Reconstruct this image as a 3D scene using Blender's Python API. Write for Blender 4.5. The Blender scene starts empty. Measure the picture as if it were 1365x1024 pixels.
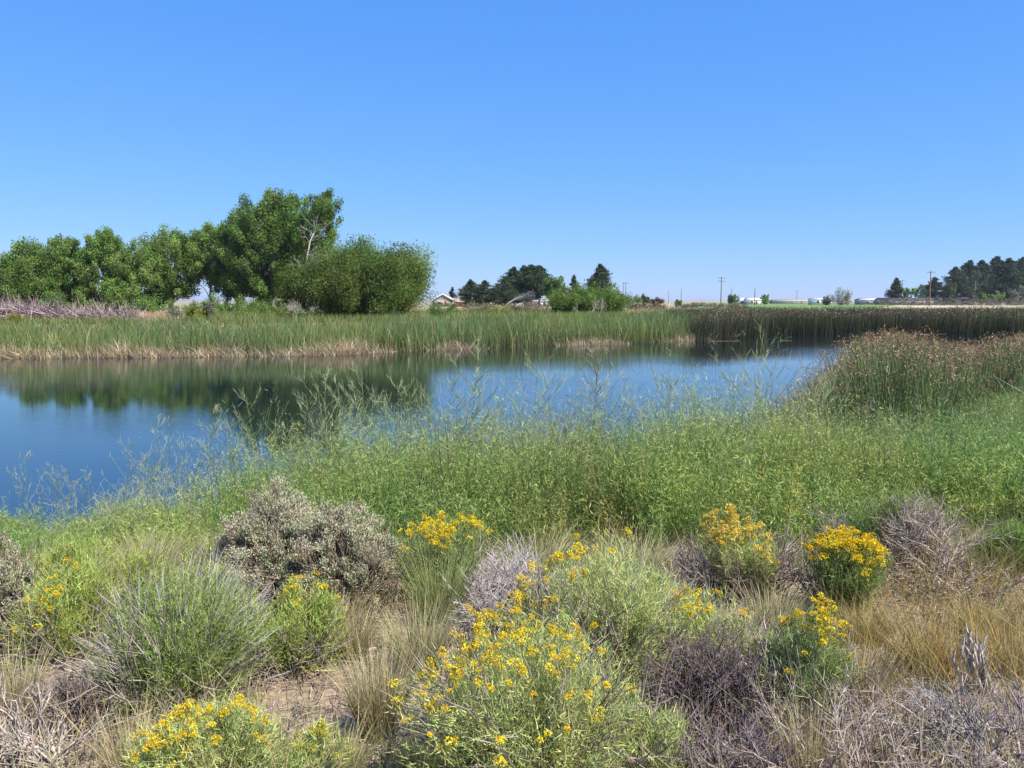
import bpy, math, random
import numpy as np
from mathutils import Vector, Euler

sc = bpy.context.scene
COL = sc.collection

# ---------------------------------------------------------------- camera, sky, sun, exposure
F = 1136.0                      # focal length in photo pixels (photo 1365 x 1024)
CU, CV, VH = 682.5, 512.0, 402.0
PITCH = math.atan((CV - VH) / F)
CAMZ = 3.0                      # water is z = 0
cam_d = bpy.data.cameras.new("camera"); cam = bpy.data.objects.new("camera", cam_d); COL.objects.link(cam)
cam_d.sensor_width = 36.0; cam_d.lens = F / 1365.0 * 36.0
cam_d.clip_start = 0.05; cam_d.clip_end = 30000
cam.location = (0, 0, CAMZ); cam.rotation_euler = (math.radians(90) - PITCH, 0, 0)
sc.camera = cam

SUN = Vector((0.62, -0.42, 1.0)).normalized()      # towards the sun
SUN_EL = math.asin(SUN.z); SUN_AZ = math.atan2(SUN.x, SUN.y)
world = bpy.data.worlds.new("World"); sc.world = world; world.use_nodes = True
wn = world.node_tree; wn.nodes.clear()
sky = wn.nodes.new("ShaderNodeTexSky"); sky.sky_type = 'NISHITA'; sky.sun_disc = False
sky.sun_elevation = SUN_EL; sky.sun_rotation = SUN_AZ
sky.air_density = 1.0; sky.dust_density = 0.25; sky.ozone_density = 6.0; sky.altitude = 1300
sp = wn.nodes.new("ShaderNodeSeparateColor"); cb = wn.nodes.new("ShaderNodeCombineColor")
STR = 0.15; EXPO = 0.95
for i_, (e_, k_) in enumerate([(.87, .357), (.57, .447), (.12, .655)]):      # tone curve of the deep blue high-desert sky, per channel
    m0 = wn.nodes.new("ShaderNodeMath"); m0.operation = 'MULTIPLY'; m0.inputs[1].default_value = STR
    m1 = wn.nodes.new("ShaderNodeMath"); m1.operation = 'POWER'; m1.inputs[1].default_value = e_
    m2 = wn.nodes.new("ShaderNodeMath"); m2.operation = 'MULTIPLY'; m2.inputs[1].default_value = k_ * 2 ** (.65 - EXPO) / STR
    wn.links.new(sp.outputs[i_], m0.inputs[0]); wn.links.new(m0.outputs[0], m1.inputs[0]); wn.links.new(m1.outputs[0], m2.inputs[0]); wn.links.new(m2.outputs[0], cb.inputs[i_])
bg = wn.nodes.new("ShaderNodeBackground"); bg.inputs['Strength'].default_value = STR
wo = wn.nodes.new("ShaderNodeOutputWorld")
wn.links.new(sky.outputs[0], sp.inputs[0]); wn.links.new(cb.outputs[0], bg.inputs[0]); wn.links.new(bg.outputs[0], wo.inputs[0])
sl = bpy.data.lights.new("sun", 'SUN'); sl.energy = 5.0; sl.angle = math.radians(0.5); sl.color = (1.0, 0.95, 0.87)
so = bpy.data.objects.new("sun", sl); COL.objects.link(so); so.rotation_euler = (-SUN).to_track_quat('-Z', 'Y').to_euler()
so.location = (0, 0, 60)
sc.view_settings.view_transform = 'Standard'; sc.view_settings.look = 'None'
sc.view_settings.exposure = EXPO; sc.view_settings.gamma = 1.0
try:
    sc.cycles.max_bounces = 6; sc.cycles.transparent_max_bounces = 8
except Exception:
    pass

# ---------------------------------------------------------------- helpers
def ray(u, v):
    x = (u - CU) / F; y = (CV - v) / F; c, s = math.cos(PITCH), math.sin(PITCH)
    return np.array([x, c + y * s, -s + y * c])
def at(u, v, D):
    """point at ground distance y = D seen at photo pixel (u, v)"""
    r = ray(u, v); k = D / r[1]
    return np.array([r[0] * k, D, CAMZ + r[2] * k])

SHORE = np.array([(-90, 13), (-40, 11.0), (-20, 10.3), (-9, 10.6), (-6, 11.0), (-2, 11.8), (1, 12.4), (4, 13.6), (6.2, 15.5), (8.5, 18.5), (11, 20.5),
                  (17, 22), (26, 23), (45, 25), (80, 29), (95, 60), (80, 90), (60, 87), (51, 85), (36, 83), (27, 81.5), (22, 79), (17, 73.5),
                  (13, 68), (6.4, 62), (0, 58.5), (-4, 56.5), (-8, 52.5), (-12, 50), (-19, 48.6), (-28, 47.5), (-45, 46), (-90, 45)], float)
def shore_d(x, y):
    """signed distance to the pond's edge, positive on land"""
    x = np.asarray(x, float); y = np.asarray(y, float)
    best = np.full(x.shape, 1e18); inside = np.zeros(x.shape, bool)
    n = len(SHORE)
    for i in range(n):
        ax, ay = SHORE[i]; bx, by = SHORE[(i + 1) % n]
        dx, dy = bx - ax, by - ay
        t = np.clip(((x - ax) * dx + (y - ay) * dy) / (dx * dx + dy * dy), 0, 1)
        best = np.minimum(best, (x - ax - t * dx) ** 2 + (y - ay - t * dy) ** 2)
        cond = (ay > y) != (by > y)
        xi = ax + (y - ay) / (dy if dy else 1e-9) * dx
        inside ^= cond & (x < xi)
    d = np.sqrt(best)
    return np.where(inside, -d, d)
def ground_z(x, y):
    x = np.asarray(x, float); y = np.asarray(y, float)
    d = shore_d(x, y)
    tn = np.clip(d / 8.0, 0, 1); tf = np.clip(d / 10.0, 0, 1)
    near = 1.42 * tn * tn * (3 - 2 * tn); far = 1.5 * tf * tf * (3 - 2 * tf)
    w = np.clip((y - 24) / 12, 0, 1)
    z = near * (1 - w) + far * w
    tb = np.clip(-d / 5, 0, 1)
    z = np.where(d < 0, -1.2 * tb, z)
    bump = 0.045 * np.sin(x * 1.7 + 0.6 * y) * np.sin(y * 1.9 - 0.4 * x) + 0.03 * np.sin(3.7 * x + 1.0) * np.sin(4.3 * y + 0.5 * x)
    bump = bump * np.clip(d / 3, 0, 1) * np.clip((30 - y) / 10, 0, 1)
    return z + bump
def gz(x, y): return float(ground_z(np.array([x]), np.array([y]))[0])
def gp(u, v):
    """where the ray through a photo pixel meets the near bank"""
    r = ray(u, v); ks = np.linspace(1.5, 40, 1600)
    P = np.array([0, 0, CAMZ]) + ks[:, None] * r
    zz = ground_z(P[:, 0], P[:, 1]); hit = np.nonzero(P[:, 2] < np.maximum(zz, 0))[0]
    i = hit[0] if len(hit) else len(ks) - 1
    return np.array([P[i, 0], P[i, 1], zz[i]])

def nrm(a): return a / np.maximum(np.linalg.norm(a, axis=-1, keepdims=True), 1e-9)
def rdir(rng, n, zmul=1.0):
    a = rng.normal(size=(n, 3)); a[:, 2] *= zmul
    return nrm(a)
def vary(rng, col, n, v=0.2, h=0.06):
    c = np.array(col, float)
    if c.ndim == 1: c = np.repeat(c[None], n, 0)
    k = np.exp(rng.normal(0, v, (n, 1))); c = c * k * np.exp(rng.normal(0, h, (n, 3)))
    return np.clip(c, 0.002, 0.92)
def lerp(a, b, t): return np.array(a, float) * (1 - t) + np.array(b, float) * t

class G:
    """collects quads with per-vertex colour and builds ONE mesh object"""
    def __init__(s): s.v = []; s.f = []; s.c = []; s.n = 0
    def add(s, v, f, c):
        v = np.asarray(v, float).reshape(-1, 3); f = np.asarray(f, np.int64).reshape(-1, 4)
        c = np.asarray(c, float)
        c = np.repeat(c[None], len(v), 0) if c.ndim == 1 else c.reshape(-1, 3)
        s.v.append(v); s.f.append(f + s.n); s.c.append(c); s.n += len(v)
    def blades(s, rng, base, d, L, w, bend, c0, c1, segs=3, power=1.6, wtip=0.06, side=None):
        n = len(base)
        if n == 0: return
        L = np.broadcast_to(np.asarray(L, float), (n,)); w = np.broadcast_to(np.asarray(w, float), (n,))
        t = np.linspace(0, 1, segs + 1)
        P = base[:, None] + d[:, None] * (L[:, None] * t)[..., None] + bend[:, None] * (L[:, None] * t ** 2)[..., None]
        if side is None: side = nrm(np.cross(d, rdir(rng, n)))
        W = 0.5 * w[:, None] * np.maximum(1 - t[None] ** power, wtip)
        A = P - side[:, None] * W[..., None]; B = P + side[:, None] * W[..., None]
        V = np.stack([A, B], 2).reshape(n, -1, 3)
        c0 = np.broadcast_to(np.asarray(c0, float), (n, 3)); c1 = np.broadcast_to(np.asarray(c1, float), (n, 3))
        C = c0[:, None] * (1 - t)[None, :, None] + c1[:, None] * t[None, :, None]
        C = np.repeat(C, 2, 1)
        k = np.arange(segs) * 2
        q = np.stack([k, k + 1, k + 3, k + 2], 1)
        Fq = (np.arange(n) * 2 * (segs + 1))[:, None, None] + q[None]
        s.add(V, Fq, C)
    def leaves(s, rng, cen, d, L, w, col, fold=0.0):
        n = len(cen)
        if n == 0: return
        L = np.broadcast_to(np.asarray(L, float), (n,))[:, None]; w = np.broadcast_to(np.asarray(w, float), (n,))[:, None]
        side = nrm(np.cross(d, rdir(rng, n))); up = np.cross(side, d)
        a = cen - d * L * .5; b = cen + d * L * .5
        l = cen - side * w * .5 + up * fold * w; r = cen + side * w * .5 + up * fold * w
        V = np.stack([a, r, b, l], 1)
        col = np.broadcast_to(np.asarray(col, float), (n, 3))
        s.add(V, np.arange(4 * n).reshape(n, 4), np.repeat(col, 4, 0))
    def tubes(s, p0, p1, r0, r1, col, sides=4):
        p0 = np.asarray(p0, float); p1 = np.asarray(p1, float); n = len(p0)
        if n == 0: return
        r0 = np.broadcast_to(np.asarray(r0, float), (n,)); r1 = np.broadcast_to(np.asarray(r1, float), (n,))
        d = nrm(p1 - p0); ref = np.where(np.abs(d[:, 2:3]) > 0.9, np.array([[1., 0, 0]]), np.array([[0, 0, 1.]]))
        a = nrm(np.cross(d, ref)); b = np.cross(d, a)
        th = np.arange(sides) * 2 * np.pi / sides
        ring = a[:, None] * np.cos(th)[None, :, None] + b[:, None] * np.sin(th)[None, :, None]
        V = np.concatenate([p0[:, None] + ring * r0[:, None, None], p1[:, None] + ring * r1[:, None, None]], 1)
        k = np.arange(sides); k2 = (k + 1) % sides
        q = np.stack([k, k2, k2 + sides, k + sides], 1)
        Fq = (np.arange(n) * 2 * sides)[:, None, None] + q[None]
        col = np.broadcast_to(np.asarray(col, float), (n, 3))
        s.add(V, Fq, np.repeat(col, 2 * sides, 0))
    def path(s, pts, rad, col, sides=8):
        """one joined tube along points"""
        pts = np.asarray(pts, float); m = len(pts); rad = np.broadcast_to(np.asarray(rad, float), (m,))
        tg = nrm(np.gradient(pts, axis=0)); ref = np.array([1., 0.03, 0.02]) if abs(tg[0][2]) > .5 else np.array([0, 0.02, 1.])
        a = nrm(np.cross(tg, ref)); b = np.cross(tg, a); th = np.arange(sides) * 2 * np.pi / sides
        V = pts[:, None] + (a[:, None] * np.cos(th)[None, :, None] + b[:, None] * np.sin(th)[None, :, None]) * rad[:, None, None]
        k = np.arange(sides); k2 = (k + 1) % sides; fs = []
        for i in range(m - 1): fs.append(np.stack([k + i * sides, k2 + i * sides, k2 + (i + 1) * sides, k + (i + 1) * sides], 1))
        V = np.concatenate([V.reshape(-1, 3), pts[:1], pts[-1:]]); c0 = m * sides; c1 = c0 + 1; e = (m - 1) * sides
        for i in range(0, sides, 2):
            fs.append(np.array([[c0, (i + 2) % sides, (i + 1) % sides, i], [c1, e + i, e + (i + 1) % sides, e + (i + 2) % sides]]))
        s.add(V, np.concatenate(fs), col)
    def box(s, lo, hi, col):
        x0, y0, z0 = lo; x1, y1, z1 = hi
        V = [(x0, y0, z0), (x1, y0, z0), (x1, y1, z0), (x0, y1, z0), (x0, y0, z1), (x1, y0, z1), (x1, y1, z1), (x0, y1, z1)]
        s.add(V, [(0, 3, 2, 1), (4, 5, 6, 7), (0, 1, 5, 4), (1, 2, 6, 5), (2, 3, 7, 6), (3, 0, 4, 7)], col)
    def mesh(s, name, mat):
        V = np.concatenate(s.v).astype(np.float32); Fq = np.concatenate(s.f).astype(np.int32); C = np.concatenate(s.c).astype(np.float32)
        me = bpy.data.meshes.new(name); m = len(Fq)
        me.vertices.add(len(V)); me.vertices.foreach_set("co", V.ravel())
        me.loops.add(m * 4); me.loops.foreach_set("vertex_index", Fq.ravel())
        me.polygons.add(m); me.polygons.foreach_set("loop_start", np.arange(m, dtype=np.int32) * 4)
        me.update(calc_edges=True)
        at_ = me.color_attributes.new("col", 'FLOAT_COLOR', 'POINT')
        at_.data.foreach_set("color", np.concatenate([C, np.ones((len(C), 1), np.float32)], 1).ravel())
        me.materials.append(mat)
        return me
    def build(s, name, mat, parent=None, origin=None, smooth=False):
        if not s.v: return None
        me = s.mesh(name, mat)
        if smooth: me.shade_smooth()
        o = bpy.data.objects.new(name, me); COL.objects.link(o)
        if parent is not None: o.parent = parent
        return o
def root(name, label, cat, loc, group=None):
    o = bpy.data.objects.new(name, None); COL.objects.link(o); o.empty_display_size = 0.2
    o.location = tuple(float(c) for c in loc); tag(o, label, cat, group); return o
def tag(o, label=None, cat=None, group=None, kind=None):
    if label: o["label"] = label
    if cat: o["category"] = cat
    if group: o["group"] = group
    if kind: o["kind"] = kind
    return o
def dup(r, loc, rz=0.0, s=1.0, label=None, group=None):
    c = r.copy(); COL.objects.link(c); c.location = tuple(float(k) for k in loc); c.rotation_euler = (0, 0, rz)
    c.scale = (s, s, s) if np.isscalar(s) else s
    if label: c["label"] = label
    if group: c["group"] = group
    for ch in list(r.children):
        k = ch.copy(); COL.objects.link(k); k.parent = c
        for g in ch.children:
            q = g.copy(); COL.objects.link(q); q.parent = k
    return c

# ---------------------------------------------------------------- materials
def mat_plant(name, trans=0.3, scale=6.0, amt=0.35, gloss=0.0, rough=0.45):
    """leaf and stem material: per-leaf own colour x procedural noise, partly translucent"""
    m = bpy.data.materials.new(name); m.use_nodes = True; nt = m.node_tree; nt.nodes.clear(); N = nt.nodes.new; Lk = nt.links.new
    out = N("ShaderNodeOutputMaterial"); a = N("ShaderNodeAttribute"); a.attribute_name = "col"
    tc = N("ShaderNodeTexCoord"); nz = N("ShaderNodeTexNoise"); nz.inputs['Scale'].default_value = scale; nz.inputs['Detail'].default_value = 3
    mr = N("ShaderNodeMapRange"); mr.inputs[1].default_value = 0.25; mr.inputs[2].default_value = 0.75
    mr.inputs[3].default_value = 1 - amt; mr.inputs[4].default_value = 1 + amt
    mx = N("ShaderNodeMix"); mx.data_type = 'RGBA'; mx.blend_type = 'MULTIPLY'; mx.inputs[0].default_value = 1.0
    Lk(tc.outputs['Object'], nz.inputs['Vector']); Lk(nz.outputs[0], mr.inputs[0]); Lk(a.outputs['Color'], mx.inputs[6]); Lk(mr.outputs[0], mx.inputs[7])
    df = N("ShaderNodeBsdfDiffuse"); Lk(mx.outputs[2], df.inputs[0]); last = df
    if trans > 0:
        tr = N("ShaderNodeBsdfTranslucent"); Lk(mx.outputs[2], tr.inputs[0]); ms = N("ShaderNodeMixShader"); ms.inputs[0].default_value = trans
        Lk(df.outputs[0], ms.inputs[1]); Lk(tr.outputs[0], ms.inputs[2]); last = ms
    if gloss > 0:
        gl = N("ShaderNodeBsdfGlossy"); gl.inputs['Roughness'].default_value = rough; gl.inputs[0].default_value = (.9, .9, .9, 1)
        m2 = N("ShaderNodeMixShader"); m2.inputs[0].default_value = gloss; Lk(last.outputs[0], m2.inputs[1]); Lk(gl.outputs[0], m2.inputs[2]); last = m2
    Lk(last.outputs[0], out.inputs[0]); return m
M_poplar = mat_plant("poplar_leaves", .42, .5, .3)
M_willow = mat_plant("willow_leaves", .38, .6, .3)
M_pine = mat_plant("pine_needles", .12, .4, .3)
M_bark = mat_plant("bark", 0, 8, .4)
M_cattail = mat_plant("cattail_leaves", .25, .8, .3, .04)
M_reed = mat_plant("bulrush_stems", .15, .5, .3, .03)
M_weed = mat_plant("weed_leaves", .35, 1.2, .25, .02)
M_rabbit = mat_plant("rabbitbrush_leaves", .3, 6, .2)
M_flower = mat_plant("rabbitbrush_flowers", .3, 30, .2)
M_sage = mat_plant("sagebrush_leaves", .2, 5, .25)
M_twig = mat_plant("weathered_twigs", 0, 14, .35)
M_dry = mat_plant("dry_grass", .3, 3, .25)
M_paint = mat_plant("painted_wall", 0, 3, .08)
M_roof = mat_plant("shingle_roof", 0, 2, .2)
M_wood = mat_plant("weathered_wood", 0, 6, .25)
M_shrub = mat_plant("shrub_leaves", .25, 1.0, .3)

def mat_ground():
    m = bpy.data.materials.new("sandy_soil"); m.use_nodes = True; nt = m.node_tree; N = nt.nodes.new; Lk = nt.links.new
    b = nt.nodes['Principled BSDF']; b.inputs['Roughness'].default_value = .95
    tc = N("ShaderNodeTexCoord")
    n1 = N("ShaderNodeTexNoise"); n1.inputs['Scale'].default_value = .9; n1.inputs['Detail'].default_value = 6
    n2 = N("ShaderNodeTexNoise"); n2.inputs['Scale'].default_value = 28; n2.inputs['Detail'].default_value = 6
    r1 = N("ShaderNodeValToRGB"); e = r1.color_ramp.elements; e[0].position = .35; e[0].color = (.24, .18, .13, 1); e[1].position = .65; e[1].color = (.44, .35, .26, 1)
    r2 = N("ShaderNodeValToRGB"); e = r2.color_ramp.elements; e[0].position = .3; e[0].color = (.5, .46, .44, 1); e[1].position = .7; e[1].color = (1.2, 1.15, 1.1, 1)
    mx = N("ShaderNodeMix"); mx.data_type = 'RGBA'; mx.blend_type = 'MULTIPLY'; mx.inputs[0].default_value = 1
    for n in (n1, n2): Lk(tc.outputs['Object'], n.inputs['Vector'])
    Lk(n1.outputs[0], r1.inputs[0]); Lk(n2.outputs[0], r2.inputs[0]); Lk(r1.outputs[0], mx.inputs[6]); Lk(r2.outputs[0], mx.inputs[7])
    Lk(mx.outputs[2], b.inputs['Base Color'])
    bp = N("ShaderNodeBump"); bp.inputs['Strength'].default_value = .5; bp.inputs['Distance'].default_value = .02
    Lk(n2.outputs[0], bp.inputs['Height']); Lk(bp.outputs[0], b.inputs['Normal']); return m
def mat_field(name, c0, c1, scale):
    m = bpy.data.materials.new(name); m.use_nodes = True; nt = m.node_tree; N = nt.nodes.new; Lk = nt.links.new
    b = nt.nodes['Principled BSDF']; b.inputs['Roughness'].default_value = .95
    tc = N("ShaderNodeTexCoord"); n1 = N("ShaderNodeTexNoise"); n1.inputs['Scale'].default_value = scale; n1.inputs['Detail'].default_value = 5
    r1 = N("ShaderNodeValToRGB"); e = r1.color_ramp.elements; e[0].position = .35; e[0].color = (*c0, 1); e[1].position = .65; e[1].color = (*c1, 1)
    Lk(tc.outputs['Object'], n1.inputs['Vector']); Lk(n1.outputs[0], r1.inputs[0]); Lk(r1.outputs[0], b.inputs['Base Color']); return m
def mat_water():
    m = bpy.data.materials.new("pond_water"); m.use_nodes = True; nt = m.node_tree; N = nt.nodes.new; Lk = nt.links.new
    b = nt.nodes['Principled BSDF']; b.inputs['Base Color'].default_value = (.004, .010, .015, 1); b.inputs['Roughness'].default_value = .012; b.inputs['IOR'].default_value = 2.0
    tc = N("ShaderNodeTexCoord"); mp = N("ShaderNodeMapping"); mp.inputs['Scale'].default_value = (2.6, 7.0, 1)
    n1 = N("ShaderNodeTexNoise"); n1.inputs['Scale'].default_value = 1.0; n1.inputs['Detail'].default_value = 4; n1.inputs['Roughness'].default_value = .55
    n2 = N("ShaderNodeTexNoise"); n2.inputs['Scale'].default_value = .06; n2.inputs['Detail'].default_value = 2
    mr = N("ShaderNodeMapRange"); mr.inputs[1].default_value = .4; mr.inputs[2].default_value = .65; mr.inputs[3].default_value = .3; mr.inputs[4].default_value = 2.4
    mu = N("ShaderNodeMath"); mu.operation = 'MULTIPLY'
    bp = N("ShaderNodeBump"); bp.inputs['Strength'].default_value = .04; bp.inputs['Distance'].default_value = .06
    Lk(tc.outputs['Object'], mp.inputs[0]); Lk(mp.outputs[0], n1.inputs['Vector']); Lk(tc.outputs['Object'], n2.inputs['Vector'])
    Lk(n2.outputs[0], mr.inputs[0]); Lk(n1.outputs[0], mu.inputs[0]); Lk(mr.outputs[0], mu.inputs[1])
    Lk(mu.outputs[0], bp.inputs['Height']); Lk(bp.outputs[0], b.inputs['Normal']); return m

# ---------------------------------------------------------------- the setting
def grid_obj(name, xs, ys, zf, mat):
    X, Y = np.meshgrid(xs, ys); Z = zf(X.ravel(), Y.ravel()); V = np.stack([X.ravel(), Y.ravel(), Z], 1)
    nx, ny = len(xs), len(ys); i = np.arange(ny - 1)[:, None] * nx + np.arange(nx - 1)[None]
    Fq = np.stack([i, i + 1, i + nx + 1, i + nx], -1).reshape(-1, 4)
    g = G(); g.add(V, Fq, (0.5, 0.5, 0.5)); o = g.build(name, mat, smooth=True); tag(o, kind="structure"); return o
geo = 60 * 1.3 ** np.arange(1, 20); geo = geo[geo < 7800]
xs = np.concatenate([-geo[::-1], [-8500][:0], np.arange(-60, -12, 1.5), np.arange(-12, 12, .22), np.arange(12, 61, 1.5), geo])
ys = np.concatenate([np.arange(-30, -4, 2), np.arange(-4, 24, .22), np.arange(24, 110, 1.5), 110 * 1.3 ** np.arange(0, 17)])
grid_obj("ground", np.concatenate([[-9000], xs, [9000]]), ys, ground_z, mat_ground())
grid_obj("pond_water", np.linspace(-95, 97, 60), np.linspace(9, 92, 40), lambda x, y: np.zeros_like(x), mat_water())
def sheet(name, pts, mat, z):
    g = G(); V = [(x, y, z) for x, y in pts]; g.add(V, [(0, 1, 2, 3)], (0.5, .5, .5)); return tag(g.build(name, mat), kind="structure")
def hxy(u, D): p = at(u, VH, D); return (p[0], D)
sheet("dry_meadow", [(-900, 115), (900, 115), (2200, 2500), (-2200, 2500)], mat_field("meadow", (.16, .15, .07), (.3, .25, .14), .03), 1.52)
sheet("green_field", [hxy(905, 190), hxy(1190, 175), hxy(1235, 600), hxy(930, 900)], mat_field("alfalfa", (.07, .13, .02), (.12, .2, .035), .05), 1.56)
sheet("dry_field", [hxy(1150, 150), hxy(1500, 150), hxy(1420, 230), hxy(1195, 300)], mat_field("stubble", (.36, .28, .17), (.5, .41, .27), .1), 1.60)
def hills():
    rng = np.random.default_rng(5); n = 160; x = np.linspace(-9000, 9000, n); y0 = 8200
    h = 12 + 22 * np.abs(np.sin(x / 1900 + .4)) * np.abs(np.sin(x / 700 + 1)) + rng.normal(0, 1.2, n)
    rows = [np.stack([x, np.full(n, y0), np.full(n, 0.)], 1), np.stack([x, np.full(n, y0 + 250), h], 1), np.stack([x, np.full(n, y0 + 700), np.full(n, 0.)], 1)]
    V = np.concatenate(rows); i = np.arange(n - 1); Fq = np.concatenate([np.stack([i, i + 1, i + 1 + n, i + n], 1), np.stack([i + n, i + n + 1, i + 1 + 2 * n, i + 2 * n], 1)])
    g = G(); g.add(V, Fq, (.3, .3, .3)); tag(g.build("distant_hills", mat_field("sage_hills", (.2, .17, .12), (.27, .23, .16), .004), smooth=True), kind="structure")
hills()

# ---------------------------------------------------------------- trees
TEAL = (.05, .085, .035)
def broad_crown(rng, H, W, tf, nclump, nleaf, leaf, cols, lean=0.0, top=1.0, updir=.3, fill=.45, narrow=.7, csize=.17, depth=None):
    """returns crown G, wood segments; local coords, base at origin"""
    g = G(); Dp = depth or W; zc = H * (tf + (1 - tf) * .5); rz = H * (1 - tf) * .5
    d = rdir(rng, nclump); sq = 2.8 if narrow > .5 else 2.1; d = d / (np.abs(d) ** sq).sum(1, keepdims=True) ** (1 / sq); rr = rng.uniform(fill, 1, nclump) ** .7
    C = d * rr[:, None] * np.array([W / 2, Dp / 2, rz])
    C[:, :2] *= (0.93 + 0.14 * rng.random((nclump, 1)))
    # widen low part or top
    tt = (C[:, 2] / rz + 1) / 2; C[:, :2] *= (top * tt + 1 * (1 - tt))[:, None]
    C[:, 2] += zc; C[:, 0] += lean * C[:, 2]
    cs = csize * W * rng.uniform(.6, 1.25, nclump)
    per = np.maximum(6, (nleaf * cs ** 2 / np.sum(cs ** 2)).astype(int))
    idx = np.repeat(np.arange(nclump), per); n = len(idx)
    out = nrm(C - np.array([lean * zc, 0, zc - .25 * H]))
    off = rdir(rng, n) * (rng.random((n, 1)) ** .5) * cs[idx, None] * .85
    axis = nrm(out + np.array([0.25, 0, .55]) + rng.normal(0, .25, (nclump, 3))); off += axis[idx] * (np.clip(rng.normal(.2, .7, (n, 1)), -1.2, 1.15) * cs[idx, None])
    P = C[idx] + off; P[:, 2] = np.maximum(P[:, 2], H * tf * .55 + .05)
    base = np.array(cols, float)[rng.integers(0, len(cols), nclump)]
    cc = vary(rng, base, nclump, .12, .05)[idx]
    dd = nrm(rdir(rng, n) + np.array([0, 0, updir]) + out[idx] * .5)
    sz = leaf * rng.uniform(.6, 1.35, n)
    g.leaves(rng, P, dd, sz, sz * narrow, vary(rng, cc, n, .12, .04), fold=.12)
    return g, C, cs
def limbs(rng, H, tf, C, lean, r, col, k=1.0, zmin=.12):
    g = G(); n = 9; t = np.linspace(0, 1, n); topz = H * .86
    wig = np.cumsum(rng.normal(0, .012 * H, (n, 2)), 0) * .6
    tr = np.stack([lean * t * topz + wig[:, 0] - wig[0, 0], wig[:, 1] - wig[0, 1], t * topz], 1)
    tr[0, 2] = -.15
    rad = r * (1 - t * .88); rad[0] = r * 1.35
    g.path(tr, rad, col, 8)
    m = int(len(C) * k); sel = rng.permutation(len(C))[:m]
    for i in sel:
        c = C[i]; zt = max(H * zmin, c[2] - abs(c[0] - lean * c[2]) * .7 - .12 * H * rng.random()) ; f = min(zt / topz, .97)
        s = np.array([np.interp(f, t, tr[:, q]) for q in range(3)])
        mid = (s + c) / 2 + np.array([0, 0, .05 * H]) * rng.random() + rng.normal(0, .02 * H, 3)
        rr = r * (1 - f * .88) * .45
        g.path([s, (s * .5 + mid * .5), mid, (mid + c) / 2, c], [rr, rr * .8, rr * .6, rr * .4, rr * .18], col, 5)
    return g
def tree(name, label, cat, u, D, vtop, wpx, cols, seed, tf=.22, nclump=46, nleaf=9000, leaf=.3, lean=0., top=.9, bark=(.22, .19, .16), r=None, mat=None, group=None,
         updir=.3, fill=.45, narrow=.7, csize=.17, k=.8, zbase=None, depth=None, zmin=.12):
    if nleaf > 7000 and narrow > .5: nclump = int(nclump * 1.8); csize *= .68; leaf *= .62; nleaf = int(nleaf * 2.1)
    rng = np.random.default_rng(seed); p = at(u, VH, D); zb = gz(p[0], D) if zbase is None else zbase
    H = at(u, vtop, D)[2] - zb; W = wpx / F * D
    H /= (1 + .7 * csize * W / H)     # clumps stick out past the ellipsoid
    W2 = W / (1 + csize * 1.3)
    R = root(name, label, cat, (p[0], D, zb), group)
    g, C, cs = broad_crown(rng, H, W2, tf, nclump, nleaf, leaf, cols, lean, top, updir, fill, narrow, csize, depth)
    limbs(rng, H, tf, C, lean, r or max(.05, H * .017), bark, k, zmin).build("trunk", M_bark, R)
    g.build("crown", mat or M_poplar, R)
    return R
GP1 = [(.155, .25, .062), (.175, .265, .07), (.135, .22, .054)]      # poplar greens
GP2 = [(.185, .28, .07), (.205, .295, .08), (.165, .25, .062)]        # lighter
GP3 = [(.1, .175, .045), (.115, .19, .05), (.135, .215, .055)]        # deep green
LR = "poplars in the row behind the left bank"
tree("poplar_tree", "dark green poplar cut by the left edge of the photo", "tree", -14, 106, 345, 80, GP3, 11, .03, 60, 19800, .34, 0, 1, group=LR)
tree("poplar_tree", "broad dark poplar behind the tall end of the brush pile", "tree", 44, 112, 325, 92, GP1, 12, .03, 84, 30800, .34, .02, .85, group=LR)
tree("poplar_tree", "narrow poplar just right of the broad dark one above the brush pile", "tree", 90, 114, 315, 66, GP1, 13, .03, 69, 24200, .34, .04, .8, group=LR)
tree("poplar_tree", "pointed poplar with a high tip above the middle of the brush pile", "tree", 136, 112, 307, 72, GP1 + GP2, 14, .03, 75, 26400, .34, .05, .75, group=LR)
tree("poplar_tree", "light green poplar behind the small sapling at the end of the brush pile", "tree", 186, 109, 322, 92, GP2, 15, .03, 75, 26400, .34, .05, .85, group=LR, bark=(.4, .37, .32))
tree("poplar_tree", "yellowish green poplar with pale stems showing beside the thin tall one", "tree", 230, 111, 304, 80, GP2 + GP1, 16, .2, 60, 16000, .34, .05, .95, group=LR, bark=(.42, .39, .33))
tree("poplar_tree", "thin poplar with sky gaps round its bare lower trunk", "tree", 280, 113, 297, 78, GP1 + GP2, 17, .34, 56, 14000, .34, .02, 1.0, group=LR, bark=(.34, .31, .27))
tree("cottonwood_tree", "tallest and broadest dark cottonwood of the row, left of the pale leaning trunk", "tree", 360, 108, 257, 114, GP3 + GP1, 18, .1, 126, 50600, .36, .05, 1.1, group=LR, bark=(.2, .18, .16), csize=.14)
tree("poplar_tree", "dark poplar crowding the lower left side of the tallest cottonwood", "tree", 316, 110, 288, 70, GP3, 23, .12, 56, 17000, .34, .03, .95, group=LR)
bare_top = tree("cottonwood_tree", "tall cottonwood with bare pale trunk, leafy only at the top, above the round willow", "tree", 405, 104, 256, 72, GP3 + GP1, 19, .5, 50, 10000, .33, .2, .75, group=LR, bark=(.55, .52, .47), r=.2, k=1.0, zmin=.3)
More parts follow.
